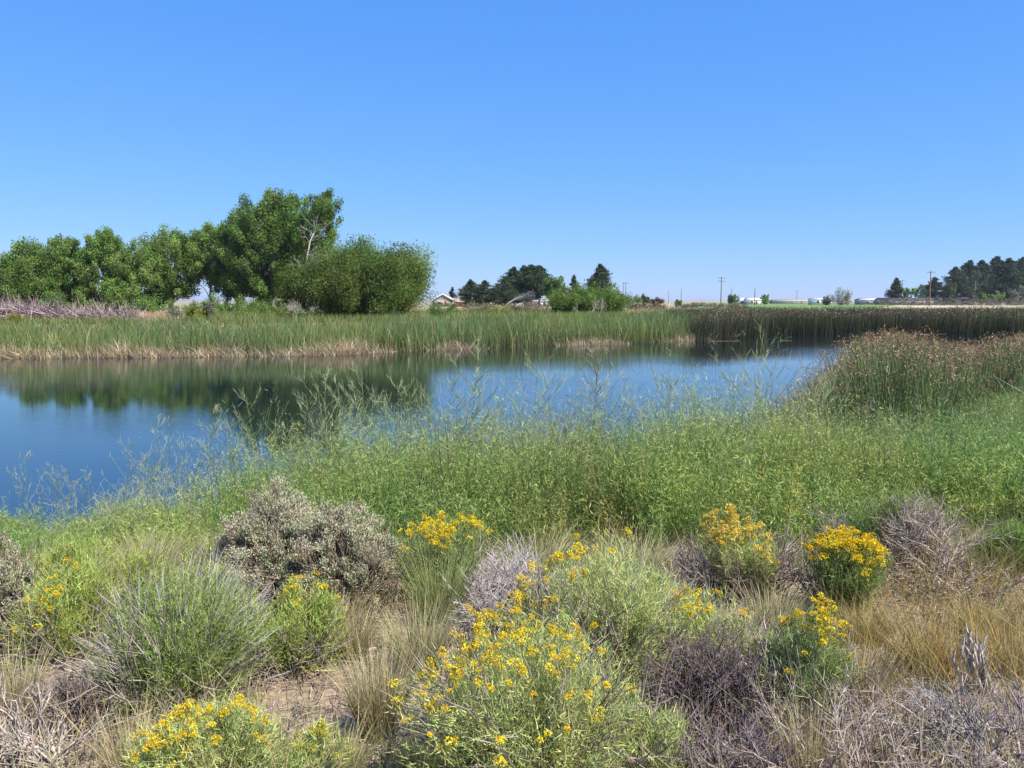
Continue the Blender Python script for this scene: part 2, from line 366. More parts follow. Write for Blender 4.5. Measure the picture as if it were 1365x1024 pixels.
tree("willow_shrub", "light green willow with a thin pale stem leaning on the big willow's left side", "willow", 392, 80, 352, 60, [(.1, .15, .03), (.12, .17, .04)], 20, .1, 40, 12000, .2, .03, 1.0, mat=M_willow, narrow=.35, bark=(.35, .3, .25))
tree("willow_bush", "huge rounded willow bush, the widest crown on the left bank", "willow", 485, 79, 328, 196, [(.12, .175, .046), (.14, .195, .052), (.1, .15, .04)], 21, .0, 200, 170000, .2, 0, .85, mat=M_willow, narrow=.38, fill=.5, csize=.11, k=.4, r=.2, depth=10, bark=(.1, .08, .06))
tree("poplar_sapling", "small bright green sapling on one thin trunk at the right end of the brush pile", "tree", 168, 68, 377, 44, GP2, 22, .25, 22, 2600, .17, .02, .7, bark=(.4, .34, .28))
# low shrubs in front of the row
SG = "low shrubs along the foot of the left tree row"
for a in [("leafy_shrub", "bright green spreading shrub at the foot of the tallest cottonwood", 340, 66, 400, 118, [(.1, .16, .035), (.12, .17, .045)], 31, M_shrub),
          ("leafy_shrub", "yellow green shrub next to the dry grass gap", 262, 64, 408, 30, [(.2, .22, .03), (.16, .2, .04)], 32, M_shrub),
          ("sagebrush", "grey upright sagebrush between the yellow green shrub and the green spread", 279, 64, 402, 17, [(.2, .19, .15), (.17, .18, .13)], 33, M_sage),
          ("leafy_shrub", "pale green shrub by the willow's lower left edge", 392, 66, 412, 44, [(.12, .17, .05), (.1, .15, .05)], 34, M_shrub),
          ("rabbitbrush", "small yellow flowering bush on the left end of the brush pile", 20, 57, 421, 22, [(.3, .26, .04), (.22, .2, .04)], 35, M_shrub),
          ("rabbitbrush", "yellowish bush peeping over the middle of the brush pile", 124, 66, 408, 26, [(.2, .2, .06), (.16, .17, .06)], 36, M_shrub),
          ("sagebrush", "pale grey sagebrush in the dry grass under the thin poplar", 232, 68, 411, 22, [(.22, .23, .16)], 37, M_sage),
          ("leafy_shrub", "light green shrub filling the gap right of the big willow", 590, 70, 402, 50, [(.12, .18, .05), (.1, .16, .045)], 38, M_shrub)]:
    tree(a[0], a[1], "shrub", a[2], a[3], a[4], a[5], a[6], a[7], .0, 24, 3500, .12, 0, 1, mat=a[8], narrow=.4, group=SG, r=.04, k=.5)
def undergrowth():
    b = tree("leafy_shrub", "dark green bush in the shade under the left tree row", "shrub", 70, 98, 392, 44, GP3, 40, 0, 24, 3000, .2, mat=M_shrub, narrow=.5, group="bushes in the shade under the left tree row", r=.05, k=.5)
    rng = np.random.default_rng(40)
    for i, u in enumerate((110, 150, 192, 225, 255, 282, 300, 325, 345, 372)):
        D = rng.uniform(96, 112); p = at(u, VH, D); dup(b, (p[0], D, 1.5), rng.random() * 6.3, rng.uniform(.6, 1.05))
undergrowth()
# pines and other trees beyond
PN = [(.055, .08, .042), (.068, .095, .05), (.046, .068, .038)]
PN2 = [(.05, .07, .035), (.06, .075, .04)]
def conifer(label, u, D, vtop, wpx, cols, seed, tf=.1, shape=.8, group=None, name="pine_tree", lean=0., round_=.0, n=70):
    n = 110 if round_ else n
    rng = np.random.default_rng(seed); p = at(u, VH, D); zb = gz(p[0], D); H = at(u, vtop, D)[2] - zb; W = wpx / F * D * (1.25 if round_ else 1.1)
    R = root(name, label, "tree", (p[0], D, zb), group); g = G(); tw = G()
    t = np.linspace(0, 1, 8); tr = np.stack([lean * t * H + .01 * H * np.sin(t * 5 + seed), 0 * t, t * H * .97], 1); tr[0, 2] = -.2
    tw.path(tr, H * .02 * (1 - .93 * t), (.12, .085, .06), 8)
    for i in range(n):
        f = tf + (1 - tf) * (i + rng.random()) / n; q = (f - tf) / (1 - tf)
        env = (1 - q) ** shape if not round_ else (np.sin(np.pi * (min(q * .92 + .08, 1)) ** round_) ** .85)
        env = max(env, .07) * (rng.uniform(.65, 1.1)); L = W / 2 * env; az = rng.random() * 6.283
        s = np.array([lean * f * H, 0, f * H * .97]); d = np.array([math.cos(az), math.sin(az), rng.uniform(-.1, .3)])
        e = s + d * L; tw.path([s, (s + e) / 2, e], [H * .005, H * .0035, H * .0015], (.11, .08, .06), 4)
        m = int(40 + 110 * env); tt = rng.random(m) ** .6; P = s + (e - s) * tt[:, None] + rng.normal(0, 1, (m, 3)) * np.array([.07, .07, .035]) * H * .55 * (0.4 + env)
        c = vary(rng, np.array(cols)[rng.integers(0, len(cols))], m, .16, .04)
        g.leaves(rng, P, nrm(rdir(rng, m) + d * .8 + np.array([0, 0, .5])), H * .05 * rng.uniform(.6, 1.3, m), H * .02, c)
    tw.build("trunk", M_bark, R); g.build("crown", M_pine, R); return R
CG = "conifers and trees round the farm in the middle distance"
conifer("small dark conifer sticking up behind the red house", 603, 262, 382, 17, PN, 41, .05, .8, CG, "spruce_tree")
conifer("dense blue green conifer, left of the twin pair", 627, 240, 372, 26, PN, 42, .02, .5, CG, "spruce_tree", round_=.7)
conifer("dense greener conifer, right of the twin pair", 646, 236, 373, 30, PN + PN2, 43, .02, .5, CG, "spruce_tree", round_=.7)
conifer("low olive pine at the left edge of the tall pine clump", 671, 232, 372, 34, PN2 + PN, 44, .06, .6, CG, round_=.8)
conifer("tall dark pine, leftmost summit of the pine clump behind the water jet", 685, 250, 355, 36, PN, 45, .1, .6, CG, round_=.75)
conifer("tall dark pine with the second summit of the clump", 699, 254, 353, 32, PN, 46, .1, .6, CG, round_=.75)
conifer("tall dark pine with a bare trunk in the middle of the clump", 708, 246, 352, 34, PN + PN2, 47, .25, .6, CG, round_=.85)
conifer("tall dark pine forming the right shoulder of the clump", 719, 252, 353, 30, PN, 48, .2, .6, CG, round_=.8)
tree("leafy_tree", "round bright green tree to the right of the pine clump", "tree", 740, 236, 370, 34, GP3, 49, .15, 34, 3500, .6, 0, 1, group=CG)
conifer("small pointed conifer peeping over the far willow bush", 765, 245, 366, 18, PN, 50, .05, .8, CG)
conifer("lone leaning dark conifer above the far willow bush", 798, 235, 351, 27, PN, 51, .05, .5, CG, lean=.03, round_=.85)
tree("willow_bush", "wide bright green willow bush behind the middle of the reeds", "willow", 783, 102, 389, 110, [(.12, .19, .04), (.145, .21, .05), (.1, .16, .04)], 52, .0, 150, 50000, .28, 0, .9, mat=M_willow, narrow=.35, fill=.5, csize=.13, k=.5, r=.15, depth=7)
MG = "shrubs and bushes on the dry meadow behind the reeds"
for a in [("leafy_shrub", "dark green bush right of the far willow bush under the twin poles", 842, 170, 393, 30, GP3, 61, M_shrub),
          ("leafy_shrub", "rounded grey green bush in front of the reddish one", 857, 175, 393, 22, [(.08, .1, .05)], 62, M_shrub),
          ("leafy_shrub", "reddish brown bush on the meadow left of the distant poles", 874, 180, 397, 22, [(.14, .08, .06), (.12, .07, .05)], 63, M_shrub),
          ("sagebrush", "pale tan mound of brush below the reddish bush", 846, 150, 404, 22, [(.24, .21, .13)], 64, M_sage),
          ("sagebrush", "wide tan and pink brush mound behind the reeds below the pine clump", 712, 118, 402, 44, [(.24, .2, .14), (.22, .17, .13)], 65, M_sage),
          ("sagebrush", "grey sagebrush touching the left side of the tan brush mound", 682, 120, 406, 28, [(.2, .2, .13)], 66, M_sage),
          ("rabbitbrush", "yellow flowering brush behind the reeds below the olive pine", 664, 112, 407, 40, [(.25, .24, .06), (.2, .2, .08)], 67, M_shrub),
          ("sagebrush", "tan green brush behind the reeds in front of the twin conifers", 634, 110, 405, 42, [(.18, .19, .09)], 68, M_sage),
          ("sagebrush", "pale brush mound left of the wooden post", 872, 140, 406, 30, [(.26, .22, .14)], 69, M_sage),
          ("leafy_shrub", "tiny dark bush on the skyline left of the crossarm pole", 904, 300, 401, 12, GP3, 70, M_shrub),
          ("leafy_tree", "small leafy tree by the white farm sheds", 977, 420, 391, 16, GP3, 71, M_poplar),
          ("leafy_tree", "pale green tree right of the white farm sheds", 1020, 430, 393, 14, GP2, 72, M_poplar),
          ("leafy_tree", "silvery wide tree standing alone beyond the green field", 1122, 330, 386, 34, [(.3, .29, .22), (.25, .25, .18)], 73, M_sage),
          ("leafy_tree", "small grey bush left of the silvery tree", 1101, 335, 394, 12, [(.22, .22, .16)], 74, M_sage)]:
    tree(a[0], a[1], "tree" if "tree" in a[0] else "shrub", a[2], a[3], a[4], a[5], a[6], a[7], .02, 24, 2200, a[3] * .0016, 0, 1, mat=a[8], narrow=.5, group=MG, r=a[3] * .0006, k=.5)
RG = "trees of the dark grove at the right"
conifer("pointed dark conifer standing left of the grove", 1194, 400, 370, 18, PN, 81, .03, .6, RG, "spruce_tree", round_=.6)
tree("leafy_tree", "light green tree between the pointed conifer and the power pole", "tree", 1211, 395, 383, 16, GP2, 82, .1, 20, 1400, .7, group=RG)
tree("leafy_tree", "deep green tree just left of the power pole", "tree", 1224, 400, 379, 18, GP3, 83, .1, 22, 1600, .7, group=RG)
conifer("broad olive pine right behind the power pole", 1245, 405, 369, 30, PN + PN2, 84, .05, .6, RG, round_=.75)
conifer("first tall pine of the grove, left shoulder", 1272, 410, 355, 30, PN, 85, .06, .6, RG, round_=.75)
conifer("tall pine of the grove next to the left shoulder", 1290, 415, 346, 32, PN, 86, .06, .6, RG, round_=.75)
conifer("tall pine of the grove with the flat top", 1306, 412, 346, 30, PN, 87, .06, .6, RG, round_=.75)
conifer("highest pine of the grove left of its middle", 1326, 414, 341, 34, PN, 88, .06, .6, RG, round_=.75)
conifer("high pine of the grove right of its highest one", 1342, 410, 343, 34, PN, 89, .06, .6, RG, round_=.75)
conifer("tall pine of the grove at the right edge of the photo", 1360, 412, 342, 36, PN, 90, .06, .6, RG, round_=.75)
tree("leafy_tree", "olive green tree in front of the first tall pine", "tree", 1266, 385, 378, 24, [(.09, .11, .05), (.1, .12, .05)], 91, .1, 22, 1500, .65, group=RG)
tree("leafy_tree", "grey green tall tree with a pale trunk in front of the grove", "tree", 1299, 385, 361, 26, [(.1, .12, .07), (.08, .1, .06)], 92, .15, 26, 1700, .65, group=RG, bark=(.4, .37, .33))
tree("leafy_tree", "low yellow green tree at the foot of the highest pine", "tree", 1332, 378, 387, 18, GP2, 93, .1, 20, 1200, .6, group=RG)
tree("leafy_tree", "low green tree at the foot of the grove left of the yellow green one", "tree", 1315, 380, 391, 16, GP2 + GP1, 94, .1, 18, 1000, .6, group=RG)
tree("leafy_tree", "pale grey tree at the grove's foot by the right edge", "tree", 1358, 375, 380, 22, [(.2, .2, .16)], 95, .2, 20, 800, .6, group=RG, bark=(.4, .37, .33))
# sagebrush belt in front of the right grove and on the meadow skyline
def far_sage():
    rng = np.random.default_rng(7)
    proto = tree("sagebrush", "low grey brown sagebrush in the belt before the right grove and sheds", "shrub", 1180, 360, 399, 17, [(.2, .16, .13), (.18, .17, .12)], 96, 0, 14, 420, .34, mat=M_sage, group="sagebrush belt before the right grove", r=.1, k=.4)
    for i in range(30):
        u = 1172 + 200 * (i + rng.random()) / 30; D = rng.uniform(330, 372); p = at(u, VH, D); dup(proto, (p[0], D, 1.5), rng.random() * 6.3, rng.uniform(.6, 1.25))
    p2 = tree("sagebrush", "low brownish sagebrush on the meadow skyline round the crossarm pole", "shrub", 925, 210, 403, 16, [(.18, .14, .1), (.16, .15, .09)], 97, 0, 14, 420, .22, mat=M_sage, group="sagebrush on the meadow skyline", r=.06, k=.4)
    for i in range(34):
        u = 905 + 130 * (i + rng.random()) / 34 if i < 24 else 590 + 140 * rng.random(); D = rng.uniform(170, 280); p = at(u, VH, D); dup(p2, (p[0], D, 1.5), rng.random() * 6.3, rng.uniform(.5, 1.1))
far_sage()

# ---------------------------------------------------------------- houses, poles, sprinkler
def house(name, label, u, D, w, d, hw, hr, wall, roofc, seed, ridge_x=True, trim=(.75, .75, .72), nwin=2, cat="house", door=True, group=None):
    p = at(u, VH, D); R = root(name, label, cat, (p[0], D, 1.5), group); rng = np.random.default_rng(seed)
    g = G(); g.box((-w / 2, -d / 2, -.2), (w / 2, d / 2, hw), wall)
    if ridge_x:
        for sx in (-1, 1):
            x = sx * w / 2; g.add([(x, -d / 2, hw), (x, d / 2, hw), (x, 0, hw + hr), (x, 0, hw + hr)], [(0, 1, 2, 3)], wall)
    else:
        for sy in (-1, 1):
            y = sy * d / 2; g.add([(-w / 2, y, hw), (w / 2, y, hw), (0, y, hw + hr), (0, y, hw + hr)], [(0, 1, 2, 3)], wall)
    wl = g.build("wall", M_paint, R)
    r = G(); o = .18; th = .14
    if ridge_x:
        dz = hr * o / (d / 2)
        for sy in (-1, 1):
            A = [(-w / 2 - o, sy * (d / 2 + o), hw - dz), (w / 2 + o, sy * (d / 2 + o), hw - dz), (w / 2 + o, 0, hw + hr), (-w / 2 - o, 0, hw + hr)]
            V = A + [(x, y, z + th) for x, y, z in A]; r.add(V, [(0, 1, 2, 3), (4, 5, 6, 7), (0, 1, 5, 4), (1, 2, 6, 5), (2, 3, 7, 6), (3, 0, 4, 7)], roofc)
    else:
        dz = hr * o / (w / 2)
        for sx in (-1, 1):
            A = [(sx * (w / 2 + o), -d / 2 - o, hw - dz), (sx * (w / 2 + o), d / 2 + o, hw - dz), (0, d / 2 + o, hw + hr), (0, -d / 2 - o, hw + hr)]
            V = A + [(x, y, z + th) for x, y, z in A]; r.add(V, [(0, 1, 2, 3), (4, 5, 6, 7), (0, 1, 5, 4), (1, 2, 6, 5), (2, 3, 7, 6), (3, 0, 4, 7)], roofc)
        tr = G()
        for sx in (-1, 1):
            tr.tubes([(sx * (w / 2 + o), -d / 2 - o - .03, hw - dz)], [(0, -d / 2 - o - .03, hw + hr)], .16, .16, trim)
        tr.build("gable_trim", M_paint, R)
    r.build("roof", M_roof, R)
    for i in range(nwin):
        x = -w / 2 + w * (i + 1) / (nwin + 1 + (1 if door else 0)); z0, z1 = hw * .38, hw * .8
        f = G(); f.box((x - .62, -d / 2 - .06, z0 - .08), (x + .62, -d / 2 + .01, z1 + .08), trim); fo = f.build("window", M_paint, R)
        q = G(); q.box((x - .52, -d / 2 - .075, z0), (x + .52, -d / 2 - .065, z1), (.05, .06, .08)); q.build("pane", M_paint, fo)
    if door:
        x = w / 2 - w / (nwin + 2); q = G(); q.box((x - .5, -d / 2 - .05, 0), (x + .5, -d / 2 + .01, 2.05), (.25, .17, .12)); q.build("door", M_paint, R)
    return R
house("farm_house", "house with tan gable roof and white gable trim right of the big willow", 592, 250, 6, 9, 1.9, 1.7, (.36, .3, .25), (.3, .24, .2), 1, ridge_x=False, nwin=1)
house("house_wing", "low red wing with tan roof joined to the right of the gabled house", 611, 252, 7, 6, 1.4, 1.1, (.25, .06, .05), (.33, .26, .22), 2, nwin=1, cat="house")
house("mobile_home", "white low building glimpsed under the pine clump", 718, 285, 8, 5, 1.6, .4, (.6, .58, .54), (.4, .4, .4), 3)
house("farm_shed", "white shed with a bright metal roof, left of the farm pair", 990, 440, 10, 8, 2.0, 1.3, (.6, .54, .47), (.55, .54, .52), 4, nwin=1)
house("farm_shed", "white shed with a lower roof, right of the farm pair", 1003, 432, 7, 7, 2.2, 1.0, (.7, .64, .55), (.6, .59, .56), 5, nwin=1)
house("barn", "long low grey green barn on the skyline beyond the green field", 1053, 600, 26, 10, 1.6, 1.0, (.3, .27, .22), (.28, .28, .26), 6)
house("farm_shed", "small white square shed at the end of the green field", 1092, 380, 8, 5, 2.4, .5, (.72, .68, .6), (.5, .49, .46), 7, nwin=1)
house("farm_house", "pale house with white flat roof left of the pointed conifer", 1165, 400, 15, 8, 2.2, .7, (.42, .36, .3), (.6, .6, .6), 8, nwin=3)
house("mobile_home", "dark roofed long home between the pointed conifer and the power pole", 1205, 385, 24, 6, 2.2, .8, (.32, .28, .25), (.07, .07, .08), 9, nwin=3)
house("mobile_home", "dark roofed long home right of the power pole under the pines", 1262, 392, 20, 6, 2.2, 1.0, (.2, .17, .15), (.07, .07, .08), 10, nwin=3)
def pole(label, u, D, vtop, arms=0, r=.16, group="utility poles along the horizon", insul=True, col=(.17, .13, .1)):
    p = at(u, VH, D); H = at(u, vtop, D)[2] - 1.5; R = root("utility_pole", label, "utility pole", (p[0], D, 1.5), group)
    g = G(); t = np.linspace(0, 1, 6); g.path(np.stack([0 * t, 0 * t, -.3 + t * (H + .3)], 1), r * (1 - .35 * t), col, 8); g.build("pole", M_wood, R)
    for k in range(arms):
        z = H - .45 - k * 1.1; a = G(); a.box((-1.25, -r - .12, z - .07), (1.25, -r, z + .07), col); ao = a.build("crossarm", M_wood, R)
        for x in (-1.1, -.55, .55, 1.1):
            q = G(); q.path([(x, -r - .06, z + .07), (x, -r - .06, z + .2), (x, -r - .06, z + .3)], [.05, .07, .04], (.35, .4, .42), 6); q.build("insulator", M_paint, ao)
    return R
pole("left wooden pole of the close pair above the dark bushes", 830.5, 330, 376)
pole("right wooden pole of the close pair, with a crossarm", 834, 335, 376, 1)
pole("faint far pole left of the lone thin pole", 891, 700, 389, 1, .2)
pole("lone thin pole left of the tall crossarm pole", 908, 420, 385)
pole("tall pole with two crossarms standing against the open sky", 961, 300, 369, 2, .2)
pole("short pole rising beside the small leafy tree", 975, 430, 384)
pole("thin bare pole by the right end of the white farm sheds", 1006, 330, 384, 0, .2)
pole("faint far pole beyond the long barn", 1062, 600, 387, 1, .2)
pole("brown power pole in front of the olive pine at the right", 1239, 250, 361, 1, .2, col=(.2, .11, .08))
pole("thin grey pole right of the pointed conifer", 1202, 430, 373, 1, .16)
p = at(891, 415, 105); R = root("fence_post", "short pale wooden post in the grass behind the reeds", "post", (p[0], 105, 1.5)); g = G()
g.path([(0, 0, -.2), (0, 0, .6), (.02, 0, 1.25), (.02, 0, 1.3)], [.09, .09, .085, .05], (.5, .42, .3), 8); g.build("post", M_wood, R)
def sprinkler():
    p = at(676, VH, 150); R = root("irrigation_sprinkler", "impact sprinkler throwing an arc of white water in front of the pine clump", "sprinkler", (p[0], 150, 1.5)); g = G()
    g.path([(0, 0, -.1), (0, 0, .5), (0, 0, 1.0)], [.03, .03, .03], (.4, .4, .4), 8); g.path([(-.15, 0, 1.0), (0, 0, 1.03), (.3, 0, 1.25)], [.04, .05, .03], (.5, .42, .2), 8)
    g.build("riser", M_paint, R)
    rng = np.random.default_rng(3); n = 1700; t = rng.random(n) ** 1.3
    x = .3 + 4.6 * t; z = 1.25 + 3.4 * t - 1.3 * t * t; spread = .03 + .28 * t
    P = np.stack([x + rng.normal(0, 1, n) * spread * .6, rng.normal(0, 1, n) * spread, z + rng.normal(0, 1, n) * spread - np.abs(rng.normal(0, .9, n)) * t ** 2 * 1.2], 1)
    q = G(); q.leaves(rng, P, nrm(np.stack([np.ones(n), 0 * t, .75 - 1.2 * t], 1) + rng.normal(0, .2, (n, 3))), .07, .02, (.9, .9, .9))
    tag(q.build("water_jet", mat_plant("water_spray", .5, 3, .05, .05), R), kind="stuff")
sprinkler()

# ---------------------------------------------------------------- reeds
def scatter(rng, n, x0, x1, y0, y1, dmin, dmax):
    out = []
    while sum(map(len, out)) < n:
        P = np.stack([rng.uniform(x0, x1, n), rng.uniform(y0, y1, n)], 1); d = shore_d(P[:, 0], P[:, 1]); k = (d > dmin) & (d < dmax); out.append(P[k])
    return np.concatenate(out)[:n]
def snoise(x, y, s, seed=0):
    return (np.sin(x * s + seed) + np.sin(y * s * 1.3 + seed * 2.1 + 1) + np.sin((x + y) * s * .7 + seed * .7) + np.sin((x - 1.7 * y) * s * 1.9 + seed)) / 4
def cattails():
    rng = np.random.default_rng(101); g = G(); n = 60000
    P = scatter(rng, n, -62, 26, 40, 90, -2.2, 5.5); front = shore_d(P[:, 0], P[:, 1])
    z = np.maximum(ground_z(P[:, 0], P[:, 1]), -.25); B = np.column_stack([P, z])
    L = rng.uniform(1.5, 2.35, n) * (1 +   .2 * snoise(P[:, 0], P[:, 1], .9, 2) + .12 * snoise(P[:, 0], P[:, 1], 2.3, 7)); L = L / 2.1 * np.interp(P[:, 0], [-40, -12, -4, 6, 15], [1.78, 1.85, 2.12, 2.1, 2.2]) - np.maximum(z, 0) * .97
    d = nrm(np.column_stack([rng.normal(0, .1, n), rng.normal(0, .1, n), np.ones(n)])); bend = np.column_stack([rng.normal(.03, .16, n), rng.normal(0, .16, n), -np.abs(rng.normal(0, .12, n))])
    c1 = vary(rng, np.where((snoise(P[:, 0], P[:, 1], .35, 5) > .1)[:, None], np.array([.14, .225, .045]), np.array([.095, .19, .045])), n, .2, .06)
    c0 = vary(rng, (.13, .14, .05), n, .2, .06)
    dead = rng.random(n) < .14 + .12 * snoise(P[:, 0], P[:, 1], .5, 15); c1[dead] = vary(rng, (.34, .26, .13), dead.sum(), .2, .04); c0[dead] = c1[dead]
    g.blades(rng, B, d, L, rng.uniform(.022, .04, n), bend, c0, c1, 3)
    # dry, broken leaves hanging along the water's edge
    m = 46000; P = scatter(rng, m, -62, 22, 40, 82, -2.9, -.9); patch = 1.5 * snoise(P[:, 0], P[:, 1], .75, 9) + rng.normal(0, .25, m) + np.where(P[:, 0] < -7, .3, -.55)
    P = P[patch > .0]; m = len(P); B = np.column_stack([P, np.full(m, -.2)])
    L = rng.uniform(.5, 1.25, m) * (1 + .35 * snoise(P[:, 0], P[:, 1], 1.1, 12)) * np.where(P[:, 0] < -9, 1., .85); d = nrm(np.column_stack([rng.normal(0, .3, m), rng.normal(-.15, .3, m), np.ones(m)]))
    c = vary(rng, np.where((rng.random(m) < .3)[:, None], np.array([.4, .29, .16]), np.array([.46, .38, .24])), m, .22, .05)
    g.blades(rng, B, d, L, rng.uniform(.025, .05, m), np.column_stack([rng.normal(0, .3, m), rng.normal(-.1, .3, m), -np.abs(rng.normal(.1, .3, m))]), c, c * .95, 3)
    tag(g.build("cattails", M_cattail), "tall green cattail belt with dry tan skirts along the far bank of the pond", "cattails", kind="stuff")
cattails()
def far_reeds():
    rng = np.random.default_rng(102); g = G(); n = 60000
    P = scatter(rng, n, 14, 72, 60, 100, -3.2, 6); z = np.maximum(ground_z(P[:, 0], P[:, 1]), -.25)
    L = 2.42 * rng.uniform(.72, 1.04, n) * (1 + .06 * snoise(P[:, 0], P[:, 1], .5, 3)) - np.maximum(z, 0) * .97
    d = nrm(np.column_stack([rng.normal(0, .07, n), rng.normal(0, .07, n), np.ones(n)])); bend = np.column_stack([rng.normal(.04, .1, n), rng.normal(0, .1, n), -np.abs(rng.normal(0, .05, n))])
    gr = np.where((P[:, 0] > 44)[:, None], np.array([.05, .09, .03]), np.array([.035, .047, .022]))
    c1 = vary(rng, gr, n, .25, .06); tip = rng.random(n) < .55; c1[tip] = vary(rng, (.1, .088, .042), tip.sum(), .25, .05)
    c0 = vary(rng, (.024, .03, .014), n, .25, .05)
    g.blades(rng, np.column_stack([P, z]), d, L, rng.uniform(.016, .028, n), bend, c0, c1, 3, power=4, wtip=.35)
    m = 26000; k = rng.integers(0, n, m); tipp = np.column_stack([P, z])[k] + d[k] * L[k, None] + bend[k] * L[k, None]
    g.leaves(rng, tipp + rng.normal(0, .07, (m, 3)), rdir(rng, m), .14, .06, vary(rng, (.14, .115, .06), m, .3, .06))
    tag(g.build("bulrushes", M_reed), "dark olive bulrush wall along the far right bank", "bulrushes", kind="stuff")
far_reeds()
def near_reeds():
    rng = np.random.default_rng(103); g = G(); n = 17000
    P = np.stack([rng.uniform(4.6, 17.5, n * 3), rng.uniform(14, 24.5, n * 3)], 1); dd = shore_d(P[:, 0], P[:, 1])
    u = CU + F * P[:, 0] / P[:, 1]; ok = (dd > -3.2) & (dd < 1.6) & (u > 1015) & (rng.random(3 * n) < np.interp(u, [1010, 1060, 1110], [.15, .5, 1])); P = P[ok][:n]; u = u[ok][:n]; n = len(P); z = np.maximum(ground_z(P[:, 0], P[:, 1]), -.3)
    hump = np.interp(u, [1030, 1060, 1090, 1125, 1165, 1200, 1225, 1260, 1310, 1340, 1365, 1420], [.7, 1.0, 1.3, 1.75, 2.25, 2.35, 2.2, 2.0, 1.92, 2.02, 2.18, 2.2])
    L = hump * (1 - .55 * rng.random(n) ** 1.5) * (1 + .07 * snoise(P[:, 0], P[:, 1], 2.4, 5)) + .1 - z * .5; d = nrm(np.column_stack([rng.normal(0, .09, n), rng.normal(0, .09, n), np.ones(n)])); bend = np.column_stack([rng.normal(-.03, .12, n), rng.normal(0, .1, n), -np.abs(rng.normal(0, .04, n))])
    B = np.column_stack([P, z]); c0 = vary(rng, (.05, .09, .025), n, .25, .06); c1 = vary(rng, (.1, .165, .05), n, .25, .06); br = rng.random(n) < .2; c1[br] = vary(rng, (.28, .22, .12), br.sum(), .2)
    g.blades(rng, B, d, L, rng.uniform(.009, .016, n), bend, c0, c1, 4, power=5, wtip=.3)
    sel = np.nonzero(rng.random(n) < .5)[0]; k = np.repeat(sel, 8); m = len(k); tip = B[k] + d[k] * L[k, None] + bend[k] * L[k, None]
    off = rng.normal(0, 1, (m, 3)) * np.array([.05, .05, .04]); out = nrm(off + np.array([0, 0, -.02]))
    g.leaves(rng, tip + off, out, rng.uniform(.02, .05, m), .016, vary(rng, np.array([(.27, .15, .075), (.34, .23, .12), (.2, .11, .055)])[rng.integers(0, 3, m)], m, .25, .06))
    g.blades(rng, tip[::2], out[::2], .07, .004, np.zeros((len(tip[::2]), 3)), (.25, .2, .1), (.3, .22, .12), 1)
    # broad leaning pale leaves in front of it
    m = 3600; P = np.stack([rng.uniform(4.5, 13.5, m * 3), rng.uniform(11.5, 20, m * 3)], 1); dd = shore_d(P[:, 0], P[:, 1]); u = CU + F * P[:, 0] / P[:, 1]; P = P[(dd > -.5) & (dd < 2.6) & (u > 1070)][:m]; m = len(P)
    B = np.column_stack([P, ground_z(P[:, 0], P[:, 1])]); d = nrm(np.column_stack([rng.normal(-.1, .3, m), rng.normal(0, .3, m), np.ones(m)])); c = vary(rng, (.15, .2, .09), m, .25, .06)
    g.blades(rng, B, d, rng.uniform(.8, 1.5, m), rng.uniform(.012, .022, m), np.column_stack([rng.normal(-.1, .3, m), rng.normal(0, .3, m), -np.abs(rng.normal(.15, .2, m))]), c * .6, c, 4)
    tag(g.build("bulrushes", M_reed), "bulrush bed with brown seed heads rising from the near right shore", "bulrushes", kind="stuff")
near_reeds()
def meadow():
    rng = np.random.default_rng(104); g = G(); n = 60000
    P = scatter(rng, n, -75, 90, 46, 140, 4.5, 60); z = ground_z(P[:, 0], P[:, 1])
    nn = snoise(P[:, 0], P[:, 1], .22, 4) + rng.normal(0, .2, n); uu = CU + F * P[:, 0] / P[:, 1]; tan = ((uu < 245) & (uu > 175)) | ((uu > 830) & (nn > .2)) | (nn > .5); dry = np.where(tan[:, None], np.array([.42, .33, .2]), np.array([.15, .2, .06]))
    c = vary(rng, dry, n, .2, .05); g.blades(rng, np.column_stack([P, z]), nrm(np.column_stack([rng.normal(0, .25, n), rng.normal(0, .25, n), np.ones(n)])), rng.uniform(.25, .65, n), rng.uniform(.03, .06, n), rng.normal(0, .12, (n, 3)), c * .85, c, 2)
    n = 36000; P = scatter(rng, n, -70, 80, 46, 110, 3.6, 12); z = ground_z(P[:, 0], P[:, 1]); c = vary(rng, np.where((rng.random(n) < .25)[:, None], np.array([.3, .26, .13]), np.array([.13, .19, .05])), n, .2, .05)
    g.blades(rng, np.column_stack([P, z]), nrm(np.column_stack([rng.normal(0, .3, n), rng.normal(0, .3, n), np.ones(n)])), rng.uniform(.3, .7, n), rng.uniform(.03, .07, n), rng.normal(0, .12, (n, 3)), c * .8, c, 2)
    tag(g.build("meadow_grass", M_dry), "dry tan meadow grass between the reeds and the far trees", "grass", kind="stuff")
meadow()
